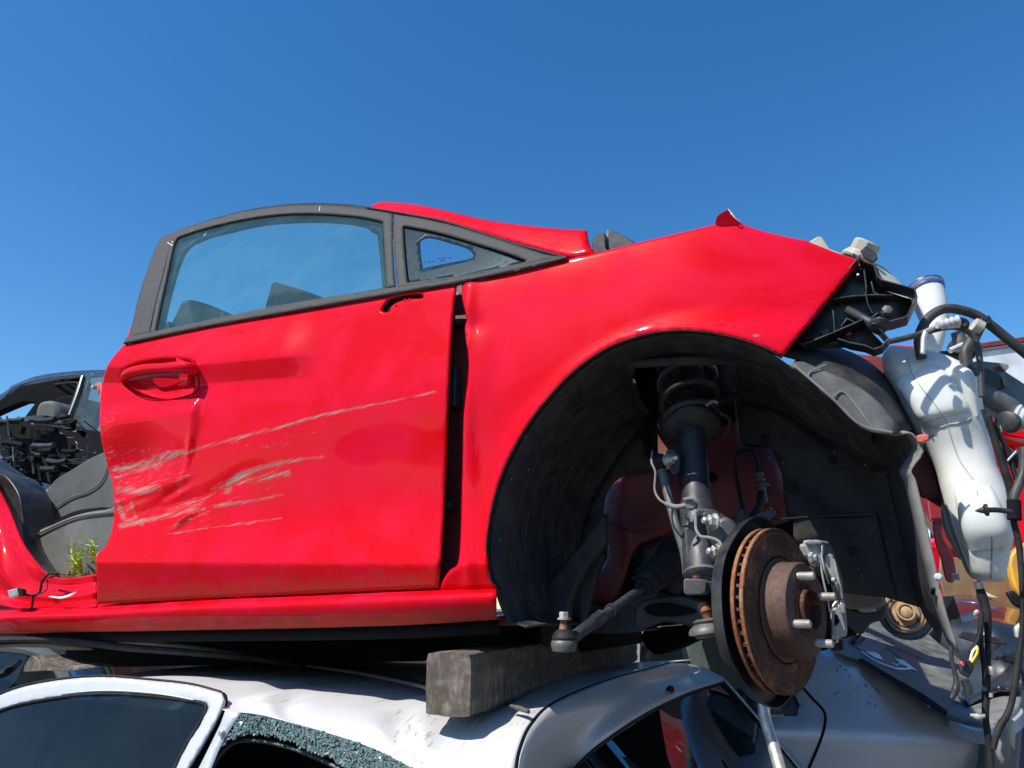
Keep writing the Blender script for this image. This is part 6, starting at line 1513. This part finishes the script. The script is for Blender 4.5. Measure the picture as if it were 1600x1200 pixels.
# boot lid / spoiler
SPZ = [(1478, 1114), (1500, 1096), (1524, 1088), (1560, 1070), (1594, 1070), (1596, 1088), (1588, 1106), (1570, 1120), (1548, 1127), (1520, 1126)]
sl_ = plane3((1480, 1114, 2.08), (1590, 1106, 1.95), (1594, 1070, 2.35), DF)
bt1 = prism('boot_lid', [sl_(a, b) for a, b in c2(SPZ, 3, True)], (0, 0, -.035), 'greyp', sal, .012)
prism('boot_lid_edge', [sl_(a, b, -.012) for a, b in c2([(1478, 1115), (1520, 1124), (1560, 1118), (1592, 1098), (1592, 1108), (1560, 1128), (1520, 1131)], 3, True)], (0, 0, -.03), 'bluesil', bt1, .008)
sp3 = plane3((1500, 1090, 2.15), (1560, 1068, 2.2), (1560, 1036, 2.6), DF)
prism('spoiler_shell', [sp3(a, b) for a, b in c2([(1484, 1040), (1500, 1031), (1540, 1030), (1572, 1033), (1590, 1042), (1595, 1052), (1592, 1068), (1560, 1070), (1530, 1082), (1505, 1092), (1490, 1070)], 3, True)], (0, 0, -.02), 'darkpaint', sal, .008)
prism('rear_panel', [DF.d(a, b, 2.15) for a, b in ((1540, 1128), (1590, 1108), (1600, 1125), (1592, 1210), (1585, 1300), (1520, 1300), (1536, 1200))], (0, .25, 0), 'greyp', sal, .01)
sal_b = box('lower_body', (.0 - 1.3, .92, .70), (3.9, 1.55, .75), 'bluesil', sal, .12)
panel('roof_side', DF, [(1000, 1010), (1030, 1000), (1120, 985), (1200, 984), (1262, 1000), (1300, 1015), (1200, 975), (1100, 975)], 'bluesil', sal, off=.05, step=.04)

# hub lying on the rear window
hc = at(1416, 958, 2.50)
hb_ = thing('brake_hub', 'pale rusty four-hole brake hub with backing plate under the black wheel arch liner', 'car part', loc=hc)
hn = Vector((-.25, -1, .12)).normalized()
def hub_loc(a, b, o_=0):
    r = ray(a, b); k = ((hc + hn * o_ - CAM).dot(hn)) / r.dot(hn); return CAM + r * k - hc
flo = [hub_loc(a, b) for a, b in [(1385, 930), (1396, 929), (1404, 932), (1425, 931), (1434, 929), (1440, 934), (1446, 948)] + c2([(1450, 955), (1450, 966), (1444, 978), (1432, 986), (1416, 989), (1400, 985), (1390, 975), (1384, 962), (1383, 945)], 2)]
fl = prism('flange', flo, hn * -.012, 'rust_y', hb_, .003)
cc_ = hub_loc(1414, 957)
lathe('hub_boss', cc_, hn, [(.029, -.002), (.029, .018), (.0265, .021), (.022, .021), (.020, .012), (.019, .012), (.017, .020), (.010, .024), (.001, .025)], 'rust_y', hb_, seg=40)
lathe('hub_ring', cc_, hn, [(.046, -.001), (.046, .003), (.042, .003), (.042, -.001)], 'rust_h', hb_, seg=44, cap=False)
lathe('hub_ring', cc_, hn, [(.057, -.001), (.057, .0025), (.053, .0025), (.053, -.001)], 'rust_h', hb_, seg=44, cap=False)
for a, b in ((1395, 941), (1428, 939), (1403, 973), (1435, 969)):
    lathe('bolt_hole', hub_loc(a, b, .0008), hn, [(.0055, 0), (.0055, .0006), (.001, .0006)], 'void', hb_, seg=14)
lathe('backing_plate', hub_loc(1414, 957, -.03), hn, [(.03, -.02), (.075, -.01), (.085, 0), (.088, .012), (.086, .014), (.080, .004), (.05, 0)], 'steel_gr', hb_, seg=48)
lathe('axle_stub', hub_loc(1412, 957, -.04), -hn + Vector((-.5, 0, .2)), [(.03, 0), (.03, .35)], 'steel_dk', hb_, seg=20)

# ------------------------------------------------------------ background, right
def flat(root, fr, name, px, d, mat, th=.03, bev=.004):
    return prism(name, [fr.I @ at(a, b, d) for a, b in px], (0, th, 0), mat, root, bev)
o_ = at(1500, 945, 3.6); KF = Frame(Vector((o_.x, o_.y, 0)), 20)
k = thing('dark_blue_car', 'dark blue-black car at the lower right, behind the hanging wiring loom', 'car', KF)
loft('bonnet', [[KF.I @ at(a, b, d) for a, b, d in r_] for r_ in ([(1440, 948, 3.5), (1500, 930, 3.5), (1560, 942, 3.4), (1620, 955, 3.3), (1720, 985, 3.1)], [(1450, 960, 3.1), (1500, 962, 3.1), (1560, 968, 3.0), (1620, 985, 2.9), (1720, 1020, 2.8)], [(1450, 985, 3.0), (1500, 990, 2.9), (1560, 1000, 2.8), (1620, 1020, 2.8), (1720, 1060, 2.7)], [(1450, 1200, 3.0), (1500, 1200, 2.9), (1560, 1220, 2.9), (1620, 1240, 2.8), (1720, 1280, 2.7)])], 'darkpaint', k, solid=.004)
tube('bonnet_edge', [KF.I @ at(a, b, d) for a, b, d in ((1488, 942, 3.35), (1530, 944, 3.3), (1570, 960, 3.15), (1620, 985, 3.0))], .010, mp_['navy'], k)
flat(k, KF, 'front_wing', ((1455, 990), (1490, 930), (1500, 960), (1530, 1000), (1500, 1200), (1455, 1200)), 2.95, 'void', .4)
flat(k, KF, 'bumper', ((1545, 1100), (1620, 1080), (1720, 1080), (1720, 1400), (1545, 1400)), 2.7, mp_['navy'], .5, .03)
flat(k, KF, 'lamp_shell', ((1500, 985), (1530, 990), (1575, 1000), (1572, 1008), (1520, 1003), (1498, 996)), 2.74, 'steel_dk', .03)
o_ = at(1535, 900, 3.9); BFm = Frame(Vector((o_.x, o_.y, 0)), 15)
bb_ = thing('fibreboard_sheet', 'brown fibreboard sheet behind the foot of the white washer bottle', 'board', BFm)
flat(bb_, BFm, 'board', ((1470, 868), (1500, 872), (1560, 880), (1590, 900), (1596, 960), (1540, 950), (1480, 945), (1468, 900)), 3.9, 'board', .02)
flat(bb_, BFm, 'pale_tear', ((1525, 918), (1530, 926), (1545, 932), (1560, 934), (1550, 930), (1532, 920)), 3.88, 'birdlime', .01, .001)
flat(bb_, BFm, 'pale_tear', ((1524, 905), (1530, 912), (1533, 930), (1527, 928)), 3.88, 'beige', .01, .001)
o_ = at(1590, 900, 3.5); YF = Frame(Vector((o_.x, o_.y, 0)), 15)
yy = thing('yellow_car', 'yellow car panel glimpsed between the washer bottle and the cables at the right edge', 'car', YF)
flat(yy, YF, 'rear_wing', c2([(1578, 880), (1584, 862), (1598, 850), (1630, 840), (1700, 840), (1700, 945), (1620, 945), (1602, 938), (1586, 918)], 2, True), 3.6, 'yellow', .06, .01)
flat(yy, YF, 'body', ((1625, 855), (1900, 840), (1980, 900), (1980, 1010), (1640, 1000)), 3.7, 'yellow', 1.4, .05)
flat(yy, YF, 'wheel_arch', ((1600, 880), (1640, 860), (1680, 880), (1690, 950), (1600, 950)), 3.57, 'void', .02)
o_ = at(1480, 700, 4.2); VF = Frame(Vector((o_.x, o_.y, 0)), 26)
rv = thing('red_car', 'second red car behind the white washer bottle, bonnet edge and open engine bay showing', 'car', VF)
flat(rv, VF, 'bonnet_corner', ((1390, 542), (1396, 537), (1450, 541), (1500, 560), (1500, 580), (1400, 575)), 4.3, 'red', .5, .02)
flat(rv, VF, 'front_wing', ((1520, 640), (1545, 650), (1575, 662), (1600, 670), (1700, 700), (1720, 790), (1610, 690), (1575, 682), (1562, 672), (1540, 660)), 3.9, 'red', .25, .015)
flat(rv, VF, 'wing_edge', ((1562, 680), (1580, 683), (1640, 690), (1720, 720), (1720, 735), (1640, 702), (1582, 690)), 3.85, 'red_in', .05, .006)
flat(rv, VF, 'engine_bay', ((1404, 572), (1490, 575), (1530, 640), (1720, 760), (1720, 900), (1500, 880), (1430, 780)), 4.3, 'red_in', .4)
flat(rv, VF, 'crossmember', ((1570, 695), (1582, 695), (1620, 740), (1640, 760), (1630, 765), (1600, 730)), 3.95, 'red', .04)
flat(rv, VF, 'inner_wing', ((1560, 730), (1580, 736), (1598, 742), (1620, 750), (1620, 880), (1600, 870), (1578, 830), (1566, 780)), 4.0, 'red', .1)
flat(rv, VF, 'inner_wing', ((1450, 780), (1480, 770), (1490, 800), (1470, 812), (1455, 810)), 4.0, 'red_in', .1)
flat(rv, VF, 'pale_patch', ((1462, 774), (1474, 772), (1476, 790), (1470, 785)), 3.98, 'beige', .05)
flat(rv, VF, 'sill', ((1430, 850), (1500, 860), (1500, 900), (1430, 890)), 4.1, 'red', .3)
o_ = at(1560, 640, 5.4); ZF = Frame(Vector((o_.x, o_.y, 0)), 24)
z_ = thing('dark_hatchback', 'dark hatchback roof and window in front of the white truck body at the right edge', 'car', ZF)
flat(z_, ZF, 'roof_shell', [(1470, 590), (1500, 568), (1530, 563), (1560, 566), (1572, 568), (1576, 572), (1571, 580), (1590, 592), (1620, 612), (1680, 650), (1700, 720), (1600, 690), (1540, 655), (1480, 640)], 5.4, 'darkpaint', .9, .03)
flat(z_, ZF, 'side_glass', [(1500, 590), (1525, 574), (1545, 576), (1566, 588), (1576, 602), (1570, 606), (1540, 608), (1510, 606)], 5.38, 'glass_dk', .01, .002)
flat(z_, ZF, 'glass_trim', [(1566, 588), (1577, 601), (1572, 606), (1569, 603)], 5.36, 'steel_dk', .01, .002)
flat(z_, ZF, 'spoiler_lamp', [(1562, 568), (1576, 570), (1576, 574), (1570, 578)], 5.35, 'greyp', .05, .002)
flat(z_, ZF, 'lower_body', [(1470, 640), (1600, 690), (1700, 720), (1700, 960), (1470, 960)], 5.5, 'void', .9, .01)
o_ = at(1560, 600, 11); TF = Frame(Vector((o_.x, o_.y, 0)), 12)
tk = thing('truck_body', 'white box truck body with a maroon top rail far behind at the right edge', 'truck', TF)
flat(tk, TF, 'side_wall', [(1498, 548), (1600, 532), (1750, 508), (2100, 455), (2100, 1040), (1498, 1040)], 11, 'whitebox', 2.5, .02)
flat(tk, TF, 'top_rail', [(1494, 541), (1600, 526), (1750, 502), (1750, 510), (1600, 534), (1494, 549)], 10.95, 'maroon', 2.6, .01)
for x_ in (1.6, 2.8, 8.0):
    lathe('wheel', TF.I @ (Vector((4.6 + x_, 10.9, .5))), (0, 1, 0), [(.2, 0), (.48, 0), (.5, .05), (.5, .25), (.48, .3)], 'rubber', tk, seg=28)
flat(tk, TF, 'rail_strip', [(1494, 552), (1600, 537), (1750, 513), (1750, 515), (1600, 539), (1494, 554)], 10.96, 'steel_gr', .02, .003)

# ------------------------------------------------------------ background, left: black car up on the stack
o_ = at(70, 760, 3.7); LF = Frame(Vector((o_.x, o_.y, o_.z - .62)), 24)
LF.surf = lambda u, w: .30 * np.asarray(w) - .12
lc = thing('black_hatchback', 'black hatchback behind the red door opening at the left edge, front window empty', 'car', LF)
LO = c2([(-160, 720), (-60, 650), (0, 611), (25, 595), (60, 584), (110, 578), (160, 576), (240, 578)], 3) + [(240, 730), (-160, 760)]
LW = c2([(-20, 652), (0, 634), (22, 612), (50, 600), (90, 592), (128, 587)], 3) + [(124, 600), (104, 652), (98, 671), (60, 664), (-20, 660)]
LW2 = c2([(134, 588), (160, 586), (220, 588)], 3) + [(220, 690), (150, 678), (103, 672)]
lb = panel('roof_and_pillars', LF, LO, 'darkpaint', lc, step=.05, holes=[LW, LW2], roll=.03, thick=.01)
panel('side_window', LF, LW2, 'glass_g', lc, off=.012, step=.1, thick=0)
tube('window_frame', [LF.s(a, b, -.004) for a, b in ((-20, 645), (0, 628), (22, 607), (50, 596), (90, 589), (128, 585))], .004, 'steel_dk', lb, seg=8)
tube('window_frame', [LF.s(a, b, .01) for a, b in ((-10, 654), (10, 632), (30, 616), (60, 606), (100, 599), (118, 598), (122, 601), (116, 622), (98, 668))], .006, 'rubber', lb, seg=8)
tube('window_frame', [LF.s(a, b, .0) for a, b in ((130, 588), (120, 620), (101, 670))], .012, 'darkpaint', lb, seg=8)
tube('far_roof_line', [LF.y(a, b, .5) for a, b in ((-10, 650), (20, 637), (50, 625), (80, 615), (120, 608))], .02, 'seat', lc, seg=8)
flat(lc, LF, 'headliner', [(-20, 650), (0, 625), (30, 604), (128, 586), (132, 600), (112, 672), (60, 668), (38, 652), (56, 628), (34, 628), (8, 638), (-20, 652)], 4.15, 'void', .05)
flat(lc, LF, 'seat_back', c2([(56, 655), (58, 632), (72, 625), (86, 630), (88, 655)], 3, True), 3.9, 'seat2', .2, .02)
flat(lc, LF, 'seat_back', c2([(80, 662), (84, 628), (100, 618), (118, 620), (112, 640), (100, 668)], 3, True), 4.05, 'void', .2, .02)
flat(lc, LF, 'head_rest', c2([(68, 670), (74, 660), (90, 656), (104, 660), (102, 672)], 3, True), 3.8, 'seat', .1, .01)
flat(lc, LF, 'body', [(-200, 700), (-20, 662), (60, 666), (100, 673), (150, 680), (260, 690), (300, 760), (300, 960), (-200, 960)], 3.75, 'darkpaint', 1.5, .05)
gcar('scrap_car', 'grey car at the bottom of the far left stack, below the black hatchback', Frame(at(-40, 950, 4.6) - Vector((0, 0, 1.6)), 20), mp_['grey'], H=1.5, group='scrap cars in the back row')
gcar('scrap_car', 'navy car behind the silver hatchback, under the dark wrecks', Frame(Vector((4.7, 5.0, 0)), 16), mp_['navy'], H=1.45, group='scrap cars in the back row')
gcar('scrap_car', 'red car on the second level behind the washer bottle, mostly hidden', Frame(Vector((4.75, 5.05, 1.30)), 16), mp_['red'], H=1.35, wheels=False, group='scrap cars in the back row')
gcar('scrap_car', 'grey car at ground level under the dark hatchback stack, mostly hidden', Frame(Vector((5.6, 7.2, 0)), 22), mp_['grey'], group='scrap cars in the back row')
gcar('scrap_car', 'champagne car carrying the dark hatchback, mostly hidden', Frame(Vector((5.7, 7.25, 1.40)), 22), mp_['champagne'], wheels=False, group='scrap cars in the back row')
